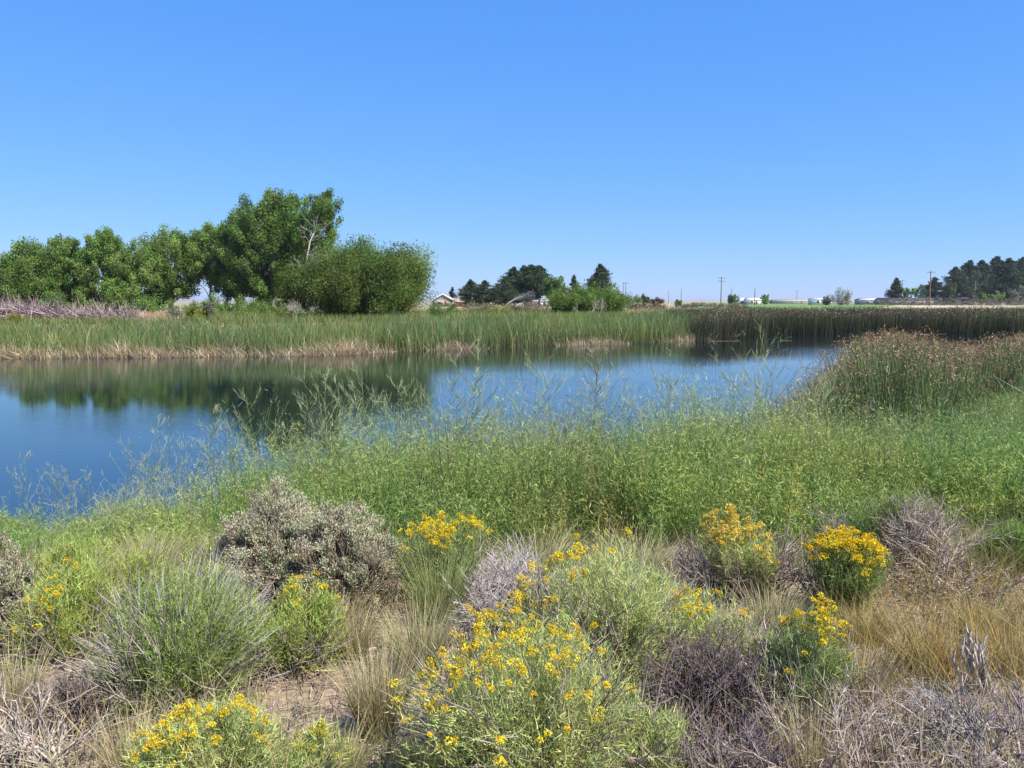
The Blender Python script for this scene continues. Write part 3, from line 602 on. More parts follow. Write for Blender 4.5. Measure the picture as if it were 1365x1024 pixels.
# floating dead stems near the far bank
for i, (u0, u1, v, lab) in enumerate([(0, 80, 476, "long pale reed stem floating by the left cattails"), (592, 606, 466, "short floating stem at the foot of the middle cattails"),
                                      (895, 965, 447.5, "long pale stem floating where the cattails meet the bulrushes"), (945, 985, 454.5, "pale stem floating just off the cattails' right end"),
                                      (1190, 1262, 445.2, "thin pale stem lying along the foot of the dark bulrushes"), (1040, 1056, 454, "short pale stem drifting off the dark bulrushes")]):
    D = (CAMZ - .02) / ((v - VH) / F); a = at(u0, VH, D); b = at(u1, VH, D * 1.01); cx = (a[0] + b[0]) / 2
    g = G(); t = np.linspace(0, 1, 6); g.path(np.stack([(a[0] - cx) * (1 - t) + (b[0] - cx) * t, (D * 1.01 - D) * t - .1 + .12 * np.sin(t * 5), .015 + 0 * t], 1), [.006, .01, .011, .01, .008, .006], (.27, .24, .15), 6)
    o = g.build("floating_reed_stem", M_dry); o.location = (cx, D, 0); tag(o, lab, "reed stem", "reed stems floating on the pond")
def twigs(rng, base, d, L, r, depth, out, wob=.14, nch=(2, 4), up=.1, shrink=.62):
    p = np.array(base, float); d = np.array(d, float); n = 4
    for i in range(n):
        d = d + rng.normal(0, wob, 3) + np.array([0, 0, up * .3]); d /= np.linalg.norm(d); q = p + d * L / n
        out.append((p.copy(), q.copy(), r * (1 - .16 * i), r * (1 - .16 * (i + 1)))); p = q
        if depth > 0 and i >= 1:
            for _ in range(rng.integers(nch[0], nch[1]) - (1 if i == 1 else 0)):
                e = d + rng.normal(0, .5, 3) + np.array([0, 0, up]); e /= np.linalg.norm(e)
                twigs(rng, p, e, L * shrink * rng.uniform(.6, 1.1), r * .5, depth - 1, out, wob, nch, up, shrink)
def seg_arrays(out): return np.array([o[0] for o in out]), np.array([o[1] for o in out]), np.array([o[2] for o in out]), np.array([o[3] for o in out])
def bare_limbs():
    rng = np.random.default_rng(77); out = []; pts = np.array([(0, -2.2, 0), (.5, -2.6, 3), (1.1, -3.0, 6), (1.6, -2.8, 8.6), (2.5, -1.6, 11)]); g = G()
    g.path(pts, [.13, .12, .1, .07, .03], (.46, .42, .37), 8)
    for k in range(16):
        f = rng.uniform(.35, .95); p = np.array([np.interp(f, np.linspace(0, 1, 5), pts[:, q]) for q in range(3)])
        twigs(rng, p, nrm(np.array([rng.normal(.2, .8), -.2, rng.uniform(.1, .8)])), rng.uniform(1.0, 2.0), .03, 1, out, .15)
    g.tubes(*seg_arrays(out), (.38, .34, .3), 4); g.build("bare_limb", M_bark, bare_top)
bare_limbs()
def brush_pile():
    rng = np.random.default_rng(105); p = at(85, VH, 62); R = root("brush_pile", "long heap of purple grey dead branches along the left bank", "brush pile", (p[0], 62, 1.45))
    g = G(); n = 5200; xr = rng.uniform(-5.6, 5.4, n); hh = np.interp(xr, [-5.6, -4.2, -3, -1.5, .5, 3, 5.4], [.7, 1.15, 1.1, .8, .6, .5, .25])
    z = rng.random(n) ** .8 * hh; y = rng.normal(0, .8, n); d = nrm(np.column_stack([rng.normal(-.5, .8, n), rng.normal(0, .5, n), rng.normal(.15, .4, n)])); L = rng.uniform(.5, 1.7, n)
    A = np.column_stack([xr, y, z]); c = vary(rng, np.array([(.26, .19, .19), (.32, .25, .24), (.18, .13, .13)])[rng.integers(0, 3, n)], n, .2, .04)
    g.blades(rng, A, d, L, rng.uniform(.03, .06, n), rng.normal(0, .15, (n, 3)), c, c, 3, power=3); g.build("dead_branches", M_twig, R)
    b = G(); out = []
    for k in range(26):
        twigs(rng, (rng.uniform(-5, 5), rng.normal(0, .4), .1), nrm(rng.normal(0, 1, 3) + np.array([-.3, 0, .8])), 1.0, .045, 1, out)
    b.tubes(*seg_arrays(out), (.28, .22, .2), 5); b.build("thick_limb", M_twig, R)
brush_pile()
def dead_snag(label, u, D, wpx, hgt, seed):
    hgt *= .6
    rng = np.random.default_rng(seed); p = at(u, VH, D); R = root("dead_brush", label, "dead brush", (p[0], D, gz(p[0], D)), "pale dead branches behind the reeds"); out = []
    for k in range(7): twigs(rng, (rng.normal(0, .4), rng.normal(0, .3), 0), nrm(rng.normal(0, .8, 3) + np.array([0, 0, .8])), hgt * 1.3, .024, 2, out)
    g = G(); g.tubes(*seg_arrays(out), (.42, .36, .3), 4); g.build("branches", M_twig, R)
dead_snag("pale dead branches at the lower left foot of the big willow", 394, 66, 20, 1.3, 111)
dead_snag("bare whitish branches in front of the far willow bush", 790, 94, 30, 1.6, 112)

# ---------------------------------------------------------------- near bank: weeds
def weeds():
    rng = np.random.default_rng(120); g = G(); nc = 400
    def ok_at(P):
        d = shore_d(P[:, 0], P[:, 1]); u = CU + F * P[:, 0] / P[:, 1]
        return (d > -.1) & (P[:, 1] > np.interp(u, [0, 300, 420, 640, 1000, 1365], [5.7, 5.3, 5.5, 5.0, 5.1, 5.8])) & (u > -90) & (u < 1460), u, d
    P = np.stack([rng.uniform(-10, 14, nc * 12), rng.uniform(4.9, 19, nc * 12)], 1); ok, u, d = ok_at(P); ok &= rng.random(len(P)) < np.interp(u, [0, 250, 380, 700], [.5, .65, .95, 1]); K = P[ok][:nc]
    per = 13; ci = np.repeat(np.arange(len(K)), per); rad = rng.uniform(.26, .5, len(K)); o2 = rng.normal(0, .62, (len(ci), 2)) * rad[ci, None]; P = K[ci] + o2
    ok, u, d = ok_at(P); P, u, d, ci, o2 = P[ok], u[ok], d[ok], ci[ok], o2[ok]; n = len(P); Z = ground_z(P[:, 0], P[:, 1]); B = np.column_stack([P, np.maximum(Z, 0)])
    chh = rng.uniform(.5, 1.32, len(K)); ctone = rng.normal(0, .8, len(K)); q2 = np.hypot(o2[:, 0], o2[:, 1]) / rad[ci]
    H = np.interp(u, [-50, 120, 260, 380, 600, 900, 1060, 1130, 1365], [.42, .42, .66, 1.12, 1.34, 1.34, 1.22, .92, .87]) * np.clip((P[:, 1] - 3.6) / 4.2, .38, 1) * chh[ci] * np.clip(1.08 - .3 * q2 ** 2, .5, 1.1) * rng.uniform(.85, 1.1, n)
    H = np.minimum(H, rng.uniform(1.1, 1.42, n))
    # stems: several per plant
    k = np.repeat(np.arange(n), 9); m = len(k); dr = nrm(np.column_stack([rng.normal(0, .34, m), rng.normal(0, .34, m), np.ones(m)])); L = H[k] * rng.uniform(.6, 1.05, m); bend = np.column_stack([rng.normal(0, .1, m), rng.normal(0, .1, m), np.full(m, .05)])
    base = B[k] + np.column_stack([rng.normal(0, .05, m), rng.normal(0, .05, m), np.zeros(m)])
    tone = (.6 * snoise(P[:, 0], P[:, 1], .8, 6) + ctone[ci])[k]; rust = ((np.abs(u[k] - 775) < 60) & (rng.random(m) < .35)) | (rng.random(m) < .07)
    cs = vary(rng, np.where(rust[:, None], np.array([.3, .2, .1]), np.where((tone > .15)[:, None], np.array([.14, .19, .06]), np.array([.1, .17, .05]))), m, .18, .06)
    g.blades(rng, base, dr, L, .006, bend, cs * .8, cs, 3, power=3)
    # leaves
    per = 30; q = np.repeat(np.arange(m), per); N = len(q); t = rng.uniform(.3, 1.0, N) ** .8
    C = base[q] + dr[q] * (L[q] * t)[:, None] + bend[q] * (L[q] * t * t)[:, None] + rng.normal(0, .028, (N, 3))
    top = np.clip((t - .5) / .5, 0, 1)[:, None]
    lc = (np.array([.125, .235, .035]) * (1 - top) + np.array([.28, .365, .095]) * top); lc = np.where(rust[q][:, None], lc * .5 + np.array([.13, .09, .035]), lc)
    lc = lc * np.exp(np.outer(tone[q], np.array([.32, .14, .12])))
    g.leaves(rng, C, nrm(dr[q] * .7 + rdir(rng, N)), rng.uniform(.022, .058, N), rng.uniform(.0034, .0066, N), vary(rng, lc, N, .13, .05))
    # wiry pale stems with pods rising out of the leaves
    k = np.repeat(rng.choice(n, 2400), 2); k = k[(P[k, 1] > 7.0) & ((u[k] < 1070) | (rng.random(len(k)) < .25))]; m = len(k); dr = nrm(np.column_stack([rng.normal(0, .2, m), rng.normal(0, .2, m), np.ones(m)])); L = np.minimum(H[k] * (1 + .7 * rng.random(m) ** 1.6), rng.uniform(1.2, 1.75, m)); bend = rng.normal(0, .08, (m, 3)); base = B[k]
    g.blades(rng, base, dr, L, .0045, bend, (.17, .2, .08), (.26, .28, .14), 3, power=3)
    q = np.repeat(np.arange(m), 20); N = len(q); t = rng.uniform(.62, 1.0, N); C = base[q] + dr[q] * (L[q] * t)[:, None] + bend[q] * (L[q] * t * t)[:, None]; od = nrm(rdir(rng, N) * .8 + np.array([0, 0, .8]))
    C += od * rng.uniform(0, .1, (N, 1)) * (1.25 - t)[:, None] * 2
    g.blades(rng, C, od, rng.uniform(.03, .08, N), .0034, np.zeros((N, 3)), vary(rng, (.27, .31, .15), N, .2), vary(rng, (.36, .39, .22), N, .2), 1, power=4, wtip=.5)
    tag(g.build("weeds", M_weed), "thick green weeds covering the slope down to the pond", "weeds", kind="stuff")
weeds()
# tall mustard stalks that stand out against the water
def mustard_proto(seed, pale=False):
    rng = np.random.default_rng(seed); st = G(); pd = G(); H = 1.0
    n = 7; t = np.linspace(0, 1, n); wig = np.cumsum(rng.normal(0, .012, (n, 2)), 0); ax = np.column_stack([wig[:, 0] + rng.normal(0, .06) * t, wig[:, 1], t * H])
    c = (.24, .28, .12) if not pale else (.2, .15, .1); st.path(ax, .0026 * (1 - .7 * t), c, 5)
    for i in range(12):
        f = rng.uniform(.42, .97); s = np.array([np.interp(f, t, ax[:, q]) for q in range(3)]); az = rng.random() * 6.28; d = nrm(np.array([math.cos(az) * .8, math.sin(az) * .8, .75])); L = (1.12 - f) * rng.uniform(.35, .7)
        pts = np.array([s + d * L * x + np.array([0, 0, .22 * L * x * x]) for x in np.linspace(0, 1, 5)]); st.path(pts, .0015 * (1 - .5 * np.linspace(0, 1, 5)), c, 4)
        m = 13; tt = rng.uniform(.2, 1.02, m); P = np.array([s + d * L * x + np.array([0, 0, .22 * L * x * x]) for x in tt])
        dd = nrm(rdir(rng, m) * .9 + d + np.array([0, 0, .5])); ll = rng.uniform(.025, .06, m); pd.blades(rng, P, dd, ll, .0021, np.zeros((m, 3)), vary(rng, (.33, .38, .19), m, .2), vary(rng, (.42, .46, .26), m, .2), 1, power=4, wtip=.5)
    m = 60; tt = rng.uniform(.2, 1, m); P = np.column_stack([np.interp(tt, t, ax[:, q]) for q in range(3)]); pd.blades(rng, P, nrm(rdir(rng, m) + np.array([0, 0, .7])), rng.uniform(.02, .05, m), .0035, np.zeros((m, 3)), (.14, .21, .08), (.2, .26, .12), 1, power=3)
    return st.mesh("stem", M_weed), pd.mesh("foliage", M_weed)
def mustards():
    V = [mustard_proto(200 + i) for i in range(6)] + [mustard_proto(210, True)]
    rng = np.random.default_rng(130)
    named = [(190, 562, 640, 0, "tall thin weed stalk with branching tip standing alone against the left water"), (300, 565, 640, 1, "weed stalk tilted towards the left above the pond, right of the lone thin one"),
             (480, 492, 620, 2, "tall weed stalk against the dark tree reflection"), (600, 497, 630, 3, "tall straight weed stalk at the edge of the dark reflection"),
             (776, 470, 640, 6, "tallest rusty brown weed stalk in the middle of the pond view"), (997, 440, 600, 4, "pale tall stalk whose tip crosses the far dark bulrushes"),
             (412, 528, 640, 5, "bushy weed stalk over the reflection left of the tall one"), (20, 610, 700, 1, "grey green weed stalk at the left edge over the blue water"), (60, 620, 700, 2, "weed stalk with thin arms second from the left edge"),
             (1090, 505, 600, 0, "weed stalk in front of the bulrush bed's left edge")]
    def put(u, vt, D, k, lab, grp, lean):
        p = at(u, VH, D); zb = max(gz(p[0], D), 0); H = at(u, vt, D)[2] - zb
        R = root("mustard_stalk", lab, "weed stalk", (p[0], D, zb), grp); R.scale = (H, H, H); R.rotation_euler = (lean[0], lean[1], rng.random() * 6.28)
        for nme, me in zip(("stem", "foliage"), V[k]):
            o = bpy.data.objects.new(nme, me); COL.objects.link(o); o.parent = R
    for u, vt, vb, k, lab in named:
        put(u, vt, rng.uniform(8.6, 9.6), k, lab, "tall mustard stalks against the pond", (rng.normal(0, .04), rng.normal(0, .06)))
    for i in range(90):
        u = 40 + 1070 * (i + rng.random()) / 90; vt = np.interp(u, [0, 150, 300, 450, 600, 900, 1100], [655, 640, 600, 545, 525, 535, 520]) + rng.normal(0, 30)
        D = rng.uniform(8.5, 11.2)
        put(u, vt, D, int(rng.integers(0, 6)), "slender pale green mustard stalk among many at the top of the weeds by the water", "pale mustard stalks lining the water", (rng.normal(0, .09), rng.normal(0, .09)))
mustards()

# ---------------------------------------------------------------- near bank: shrubs
def dims(u, vb, vt, wpx):
    p = gp(u, vb); H = at(u, vt, p[1])[2] - p[2]; return p, max(H, .15), wpx / 2 / F * p[1]
YEL = [(.72, .52, .025), (.76, .58, .04), (.66, .45, .02)]
def rabbitbrush(label, u, vb, vt, wpx, lcol, seed, flower=.3, n=420, dead=.3, fcols=YEL, fsize=.02, side=None, flat=.45, per=26, lw=.0034, group="rabbitbrush on the near bank", upright=.3, deadtop=0.0, fnoise=.14, cols2=None, low=.35):
    rng = np.random.default_rng(seed); p, H, Rr = dims(u, vb, vt, wpx); R = root("rabbitbrush", label, "shrub", p, group)
    # woody base
    out = []
    for k in range(int(26 * (1 + dead * 2))):
        az = rng.random() * 6.28; d = nrm(np.array([math.cos(az), math.sin(az), rng.uniform(.2, 1.6)]))
        twigs(rng, np.array([math.cos(az), math.sin(az), 0]) * Rr * .15 * rng.random(), d, H * rng.uniform(.4, .72), .0055, 1, out, .12, (1, 3), .12)
    g = G(); a = seg_arrays(out); g.tubes(*a, vary(rng, (.21, .17, .15), len(a[0]), .3, .04), 4); g.build("woody_stems", M_twig, R)
    # green stems to a dome of tips
    az = rng.random(n) * 6.283; ro = np.sqrt(rng.random(n)); lowm = rng.random(n) < low; ro = np.where(lowm, rng.uniform(.75, 1.02, n), ro)
    nl = max(7, n // 32); la = rng.random(nl) * 6.283; lr = np.sqrt(rng.random(nl)) * .9; lh = rng.uniform(.78, 1.08, nl); li = rng.integers(0, nl, n)
    px_ = np.cos(la[li]) * lr[li] + rng.normal(0, .15, n); py_ = np.sin(la[li]) * lr[li] + rng.normal(0, .15, n); q_ = rng.random(n) < .75
    az = np.where(q_, np.arctan2(py_, px_), az); ro = np.where(q_, np.minimum(np.hypot(px_, py_), 1.1), ro)
    lump = 1 + .1 * np.sin(az * 3 + seed) * ro
    top = H * (1 - flat * ro ** 2) * rng.uniform(.86, 1.0, n) * np.where(q_, lh[li], .92); zt = np.where(lowm, top * rng.uniform(.3, 1, n), top)
    tip = np.column_stack([np.cos(az) * ro * Rr * lump, np.sin(az) * ro * Rr * lump, zt]); base = tip * np.array([.22, .22, 0]) + np.column_stack([rng.normal(0, .03, (n, 2)), np.full(n, .01)])
    lean_ = rng.normal(0, .16, 2); tip[:, :2] += lean_[None] * tip[:, 2:3]
    vec = tip - base; bz = np.zeros((n, 3)); bz[:, 2] = upright * vec[:, 2] * .5; bz[:, :2] = -.12 * vec[:, :2]
    dv = vec - bz; L = np.linalg.norm(dv, axis=1); d = dv / L[:, None]; bend = bz / L[:, None]
    lc = np.array(lcol, float); pal = np.array([lc, lc * np.array([1.15, 1.08, 1.1]), lc * np.array([.8, .9, .8])] + ([cols2] if cols2 is not None else []))
    sc_ = vary(rng, pal[rng.integers(0, len(pal), n)], n, .14, .05)
    isdead = rng.random(n) < deadtop; sc_[isdead] = vary(rng, (.3, .26, .23), isdead.sum(), .2, .03)
    f = G(); f.blades(rng, base, d, L, .0035, bend, vary(rng, (.2, .18, .11), n, .2), sc_, 4, power=3)
    q = np.repeat(np.nonzero(~isdead)[0], per); N = len(q); t = rng.uniform(.38, 1.0, N) ** .85
    C = base[q] + d[q] * (L[q] * t)[:, None] + bend[q] * (L[q] * t * t)[:, None]; C += rng.normal(0, .012, (N, 3))
    tang = nrm(d[q] + 2 * bend[q] * t[:, None])
    f.blades(rng, C, nrm(tang + rdir(rng, N) * .85), rng.uniform(.018, .042, N), lw, rng.normal(0, .12, (N, 3)), vary(rng, sc_[q], N, .15, .05), vary(rng, sc_[q] * 1.12, N, .15, .05), 1, power=1.3)
    f.build("foliage", M_rabbit, R)
    if deadtop:
        k = np.repeat(np.nonzero(isdead)[0], 5); m = len(k); t = rng.uniform(.4, .95, m); C = base[k] + d[k] * (L[k] * t)[:, None] + bend[k] * (L[k] * t * t)[:, None]
        h = G(); h.blades(rng, C, nrm(d[k] + rdir(rng, m) * .35), rng.uniform(.08, .2, m) , .003, np.zeros((m, 3)), (.32, .28, .26), (.38, .34, .31), 2); h.build("dry_twigs", M_twig, R)
    if flower > 0:
        score = zt / H + rng.normal(0, fnoise, n)
        if side is not None: score += side[0] * tip[:, 0] / Rr + side[1] * tip[:, 1] / Rr
        k = np.argsort(-score)[:int(n * flower)]; h = G(); hs_ = rng.uniform(.55, 1.25, len(k)); e = tip[k] + np.array([0, 0, .008])
        for cl in range(3):
            c = e + rng.normal(0, fsize * .5, e.shape) * np.array([1, 1, .9]); m = 40; qq = np.repeat(np.arange(len(c)), m); M = len(qq)
            o = rdir(rng, M); o[:, 2] = np.abs(o[:, 2]) * 1.1 - .25; sz = fsize * (hs_[:, None] * rng.uniform(.4, .8, (len(c), 1)))[qq]
            fc = vary(rng, np.array(fcols)[rng.integers(0, len(fcols), len(c))], len(c), .1, .03)[qq]
            h.leaves(rng, c[qq] + o * sz, nrm(o + rdir(rng, M) * .4), fsize * .42, fsize * .2, vary(rng, fc, M, .22, .06))
        m = 14; qq = np.repeat(np.arange(len(e)), m); M = len(qq)      # green bracts under the heads
        h.leaves(rng, e[qq] - np.array([0, 0, fsize]) + rng.normal(0, fsize * .6, (M, 3)), nrm(rdir(rng, M) * .5 + np.array([0, 0, 1])), fsize * 1.0, fsize * .2, vary(rng, (.28, .3, .07), M, .15))
        h.build("flower_heads", M_flower, R)
    return R
GRY = (.42, .46, .17); GRN = (.33, .39, .1); LIM = (.34, .4, .11)
rabbitbrush("big front rabbitbrush with the thickest cover of yellow flowers at bottom centre", 715, 1045, 806, 375, GRY, 301, .14, 900, 1.0, fsize=.0165, side=(-.22, .0), deadtop=.1, fnoise=.24)
rabbitbrush("tall grey green rabbitbrush with few flowers right behind the big front one", 800, 905, 716, 255, GRY, 302, .05, 800, .8, deadtop=.08, fsize=.018, side=(-.5, 0))
rabbitbrush("rabbitbrush with few flowers over bare dark stems, right of the tall grey green one", 955, 905, 774, 150, GRY, 303, .07, 360, .8, fsize=.017)
rabbitbrush("loose yellow green rabbitbrush with spiky tips left of the dry orange grass", 1048, 965, 804, 150, (.27, .32, .12), 304, .14, 320, .5, fsize=.016)
rabbitbrush("low flowering rabbitbrush at the bottom edge left of the bare sand", 298, 1060, 920, 220, GRY, 305, .12, 480, .5, fsize=.015)
rabbitbrush("upright grassy rabbitbrush with a flat yellow top right of the big sagebrush", 595, 800, 695, 150, (.25, .3, .11), 306, .14, 520, .1, fsize=.019, flat=.2, upright=.7, per=12, low=.15)
rabbitbrush("rabbitbrush with orange yellow tops over grey dead stems beside the vase shaped one", 1000, 800, 682, 120, GRY, 307, .2, 300, 1.0, fcols=[(.66, .47, .07), (.7, .54, .12), (.6, .41, .06)], fsize=.024, flat=.25, low=.15)
rabbitbrush("vase shaped rabbitbrush with a dense orange yellow crown", 1102, 815, 696, 125, (.22, .28, .09), 308, .25, 420, .4, fcols=[(.68, .5, .03), (.64, .45, .025)], fsize=.025, flat=.3, upright=.1, low=.15)
rabbitbrush("green rabbitbrush with two small yellow clusters at the left side of the photo", 82, 880, 748, 145, GRN, 309, .03, 480, .5, fsize=.016, side=(0, -.5))
rabbitbrush("largest flowerless green rabbitbrush with dry grey twigs on its crown, at lower left", 232, 935, 738, 245, (.24, .31, .09), 310, .0, 950, .5, deadtop=.2)
rabbitbrush("lime green rabbitbrush below the big sagebrush with scattered flower buds", 398, 890, 780, 150, LIM, 311, .03, 480, .4, fsize=.014)
rabbitbrush("bright green broom like bush left of the upright grey dead twigs", 1163, 755, 640, 92, (.19, .25, .07), 312, .0, 460, .9, upright=.5, lw=.0028)
rabbitbrush("green bush at the right edge of the photo above the dry grass", 1342, 765, 688, 84, (.2, .3, .075), 313, .0, 380, .2)
rabbitbrush("pale bush of lime tips behind the two yellow clusters at the left side", 95, 800, 712, 130, LIM, 314, .0, 400, .1, fsize=.013)
rabbitbrush("small low rabbitbrush with budding tips at bottom edge right of the low flowering one", 400, 1060, 972, 100, GRY, 315, .12, 150, .2, fcols=[(.5, .45, .06)], fsize=.014)

rabbitbrush("pale rabbitbrush without flowers between the tall grey green one and the orange yellow topped one", 890, 865, 758, 130, GRY, 321, .0, 360, .6, deadtop=.1)
rabbitbrush("pale green budding shrub between the loose yellow green rabbitbrush and the dark dead brush", 1015, 930, 838, 110, GRY, 322, .0, 280, .8, deadtop=.12)
rabbitbrush("green shrub with wispy stems between the left sagebrush and the largest green rabbitbrush", 165, 815, 725, 130, GRN, 323, .0, 380, .3, deadtop=.08)
rabbitbrush("pale shrub filling the gap left of the tall grey green rabbitbrush", 705, 880, 775, 100, GRY, 324, .0, 260, .6, deadtop=.15)
rabbitbrush("low grey green shrub at the bottom edge right of the big front rabbitbrush", 870, 1050, 935, 120, GRY, 325, .0, 300, .9, deadtop=.15)
def sagebrush(label, u, vb, vt, wpx, seed, cols, nspray=210, nl=75, brown=.25, hscale=1.0):
    rng = np.random.default_rng(seed); p, H, Rr = dims(u, vb, vt, wpx); R = root("sagebrush", label, "shrub", p, "sagebrush on the near bank")
    az = rng.random(nspray) * 6.283; ro = np.sqrt(rng.random(nspray)); z = H * (1 - .5 * ro ** 2.2) * rng.uniform(.55, .97, nspray); low = rng.random(nspray) < .35; z = np.where(low, z * rng.uniform(.3, .9, nspray), z); ro = np.where(low, rng.uniform(.7, 1, nspray), ro)
    lump = 1 + .14 * np.sin(az * 2 + seed) + .1 * np.sin(az * 5 + seed)
    C = np.column_stack([np.cos(az) * ro * Rr * lump * .92, np.sin(az) * ro * Rr * lump * .92, z]); out = []
    for i in range(nspray):
        c = C[i]; s = np.array([c[0] * .1, c[1] * .1, 0]) ; m1 = s * .6 + c * .4 + np.array([0, 0, -.06 * H]) + rng.normal(0, .03, 3) * Rr; m2 = s * .25 + c * .75 + rng.normal(0, .025, 3) * Rr
        for a, b, r0, r1 in ((s, m1, .012, .008), (m1, m2, .008, .005), (m2, c, .005, .0025)): out.append((a, b, r0, r1))
    for k in range(60): twigs(rng, rng.normal(0, .1, 3) * Rr * np.array([1, 1, 0]), nrm(rng.normal(0, 1, 3) * np.array([1, 1, .4]) + np.array([0, 0, .6])), H * .6, .006, 1, out, .2)
    g = G(); a = seg_arrays(out); g.tubes(*a, vary(rng, (.17, .125, .1), len(a[0]), .25, .04), 5); g.build("woody_stems", M_twig, R)
    q = np.repeat(np.arange(nspray), nl); N = len(q); o = nrm(C - np.array([0, 0, .25 * H])); cs = Rr * .13 * rng.uniform(.7, 1.3, nspray)
    P = C[q] + rdir(rng, N) * (rng.random((N, 1)) ** .5) * cs[q, None] + o[q] * cs[q, None] * rng.uniform(-.3, 1.1, (N, 1))
    cl = np.array(cols)[rng.integers(0, len(cols), nspray)]; br = rng.random(nspray) < brown; cl[br] = (.32, .26, .185)
    f = G(); f.leaves(rng, P, nrm(o[q] * .8 + rdir(rng, N) + np.array([0, 0, .5])), rng.uniform(.01, .02, N), rng.uniform(.0032, .0055, N), vary(rng, cl[q], N, .16, .05), fold=.2)
    m = 90; k = rng.integers(0, nspray, m); f.blades(rng, C[k], nrm(o[k] * .5 + rng.normal(0, .2, (m, 3)) + np.array([0, 0, 1])), rng.uniform(.06, .15, m), .004, np.zeros((m, 3)), (.32, .29, .2), (.4, .35, .25), 2); f.build("foliage", M_sage, R)
SGC = [(.4, .395, .245), (.43, .41, .265), (.38, .38, .23), (.42, .375, .26)]
sagebrush("largest grey sagebrush, a rounded bush with a brown interior above the lime green shrub", 372, 815, 645, 170, 401, SGC, 420, 190, .2)
sagebrush("right lobe of silvery sagebrush grown against the largest one", 458, 812, 668, 140, 402, SGC, 320, 180, .16)
sagebrush("small silvery sagebrush at the lower left skirt of the largest one", 345, 822, 755, 62, 403, SGC, 80, 160, .05)
sagebrush("silvery sagebrush cut by the left edge of the photo", -8, 860, 705, 110, 404, SGC, 190, 160, .1)

def dead_bush(label, u, vb, vt, wpx, seed, n=40, depth=2, col=(.31, .255, .21), r=.006, flatten=1.0, lean=(0, 0), L=1.0, name="dead_brush"):
    rng = np.random.default_rng(seed); p, H, Rr = dims(u, vb, vt, wpx); R = root(name, label, "dead brush", p, "dead grey brush on the near bank"); out = []
    for k in range(n):
        d = nrm(np.array([rng.normal(0, .7) * min(2, Rr / H) + lean[0], rng.normal(0, .6) * min(2, Rr / H) + lean[1], rng.uniform(.3, 1.2) * flatten]))
        twigs(rng, np.array([rng.normal(0, .3) * Rr, rng.normal(0, .25) * Rr, 0]), d, L * (H * .62 if flatten >= 1 else Rr * .8), r, depth, out, .13, (1, 4), .08 * flatten)
    a = seg_arrays(out); g = G(); k = (a[1][:, 2] > -.03); a = tuple(q[k] for q in a); g.tubes(*a, vary(rng, col, len(a[0]), .25, .04), 4); g.build("branches", M_twig, R)
    return R
dead_bush("upright grey dead twigs right of the bright green broom like bush", 1232, 765, 664, 90, 501, 34, 2)
dead_bush("heap of grey dead branches lying flat under the upright grey twigs", 1265, 790, 738, 150, 502, 36, 2, flatten=.25, r=.009)
dead_bush("whitish dead twigs between the upright grassy bush and the tall grey green one", 695, 840, 735, 92, 503, 36, 2, col=(.4, .35, .33))
dead_bush("lower whitish dead twigs at the back of the big front rabbitbrush", 655, 850, 775, 80, 504, 30, 2, col=(.36, .32, .31))
dead_bush("dark brown dead brush under the bare stems right of the big front rabbitbrush", 935, 985, 850, 150, 505, 46, 2, col=(.15, .115, .11))
dead_bush("wide grey dead brush sprawling along the bottom right", 1150, 1055, 950, 250, 506, 42, 2, flatten=.5, col=(.3, .245, .205))
dead_bush("heap of grey dead branches in the bottom right corner", 1310, 1015, 930, 190, 507, 42, 2, flatten=.35, col=(.25, .22, .215), r=.008)
dead_bush("dark dead brush at the bottom edge below the brown one", 985, 1060, 930, 150, 508, 50, 2, col=(.2, .16, .155), flatten=.8)
dead_bush("fan of thick dead branches in the bottom left corner", 60, 1050, 950, 200, 509, 40, 2, flatten=.5, col=(.33, .28, .24), r=.009, lean=(-.8, 0))
dead_bush("dark dead twigs under the left side of the largest green rabbitbrush", 120, 975, 850, 130, 510, 50, 2, col=(.18, .145, .13), flatten=.8)
dead_bush("dark grey dead twigs on the ground below the lime green rabbitbrush", 345, 905, 850, 110, 511, 40, 2, col=(.22, .18, .17), flatten=.5)
dead_bush("grey dry twigs leaning from behind the largest green rabbitbrush", 300, 850, 765, 70, 512, 36, 2, col=(.38, .34, .31), lean=(.3, 0))
dead_bush("grey dead twigs on the left of the orange yellow topped rabbitbrush", 945, 800, 725, 80, 513, 34, 2, lean=(-.4, 0))
def stump():
    rng = np.random.default_rng(520); p = gp(1310, 925); R = root("dead_stub", "upright splintered dead stub in the dry grass at right", "dead branch", p, "dead grey brush on the near bank"); g = G()
    out = []
    for k in range(16): twigs(rng, (rng.normal(0, .02), rng.normal(0, .02), 0), nrm(np.array([-.3 + rng.normal(0, .09), rng.normal(0, .09), 1])), .2 * rng.uniform(.6, 1), .012, 1, out, .06, (1, 2), .25, .4)
    a = seg_arrays(out); g.tubes(*a, vary(rng, (.36, .31, .29), len(a[0]), .2, .03), 5); g.build("branches", M_twig, R)
stump()

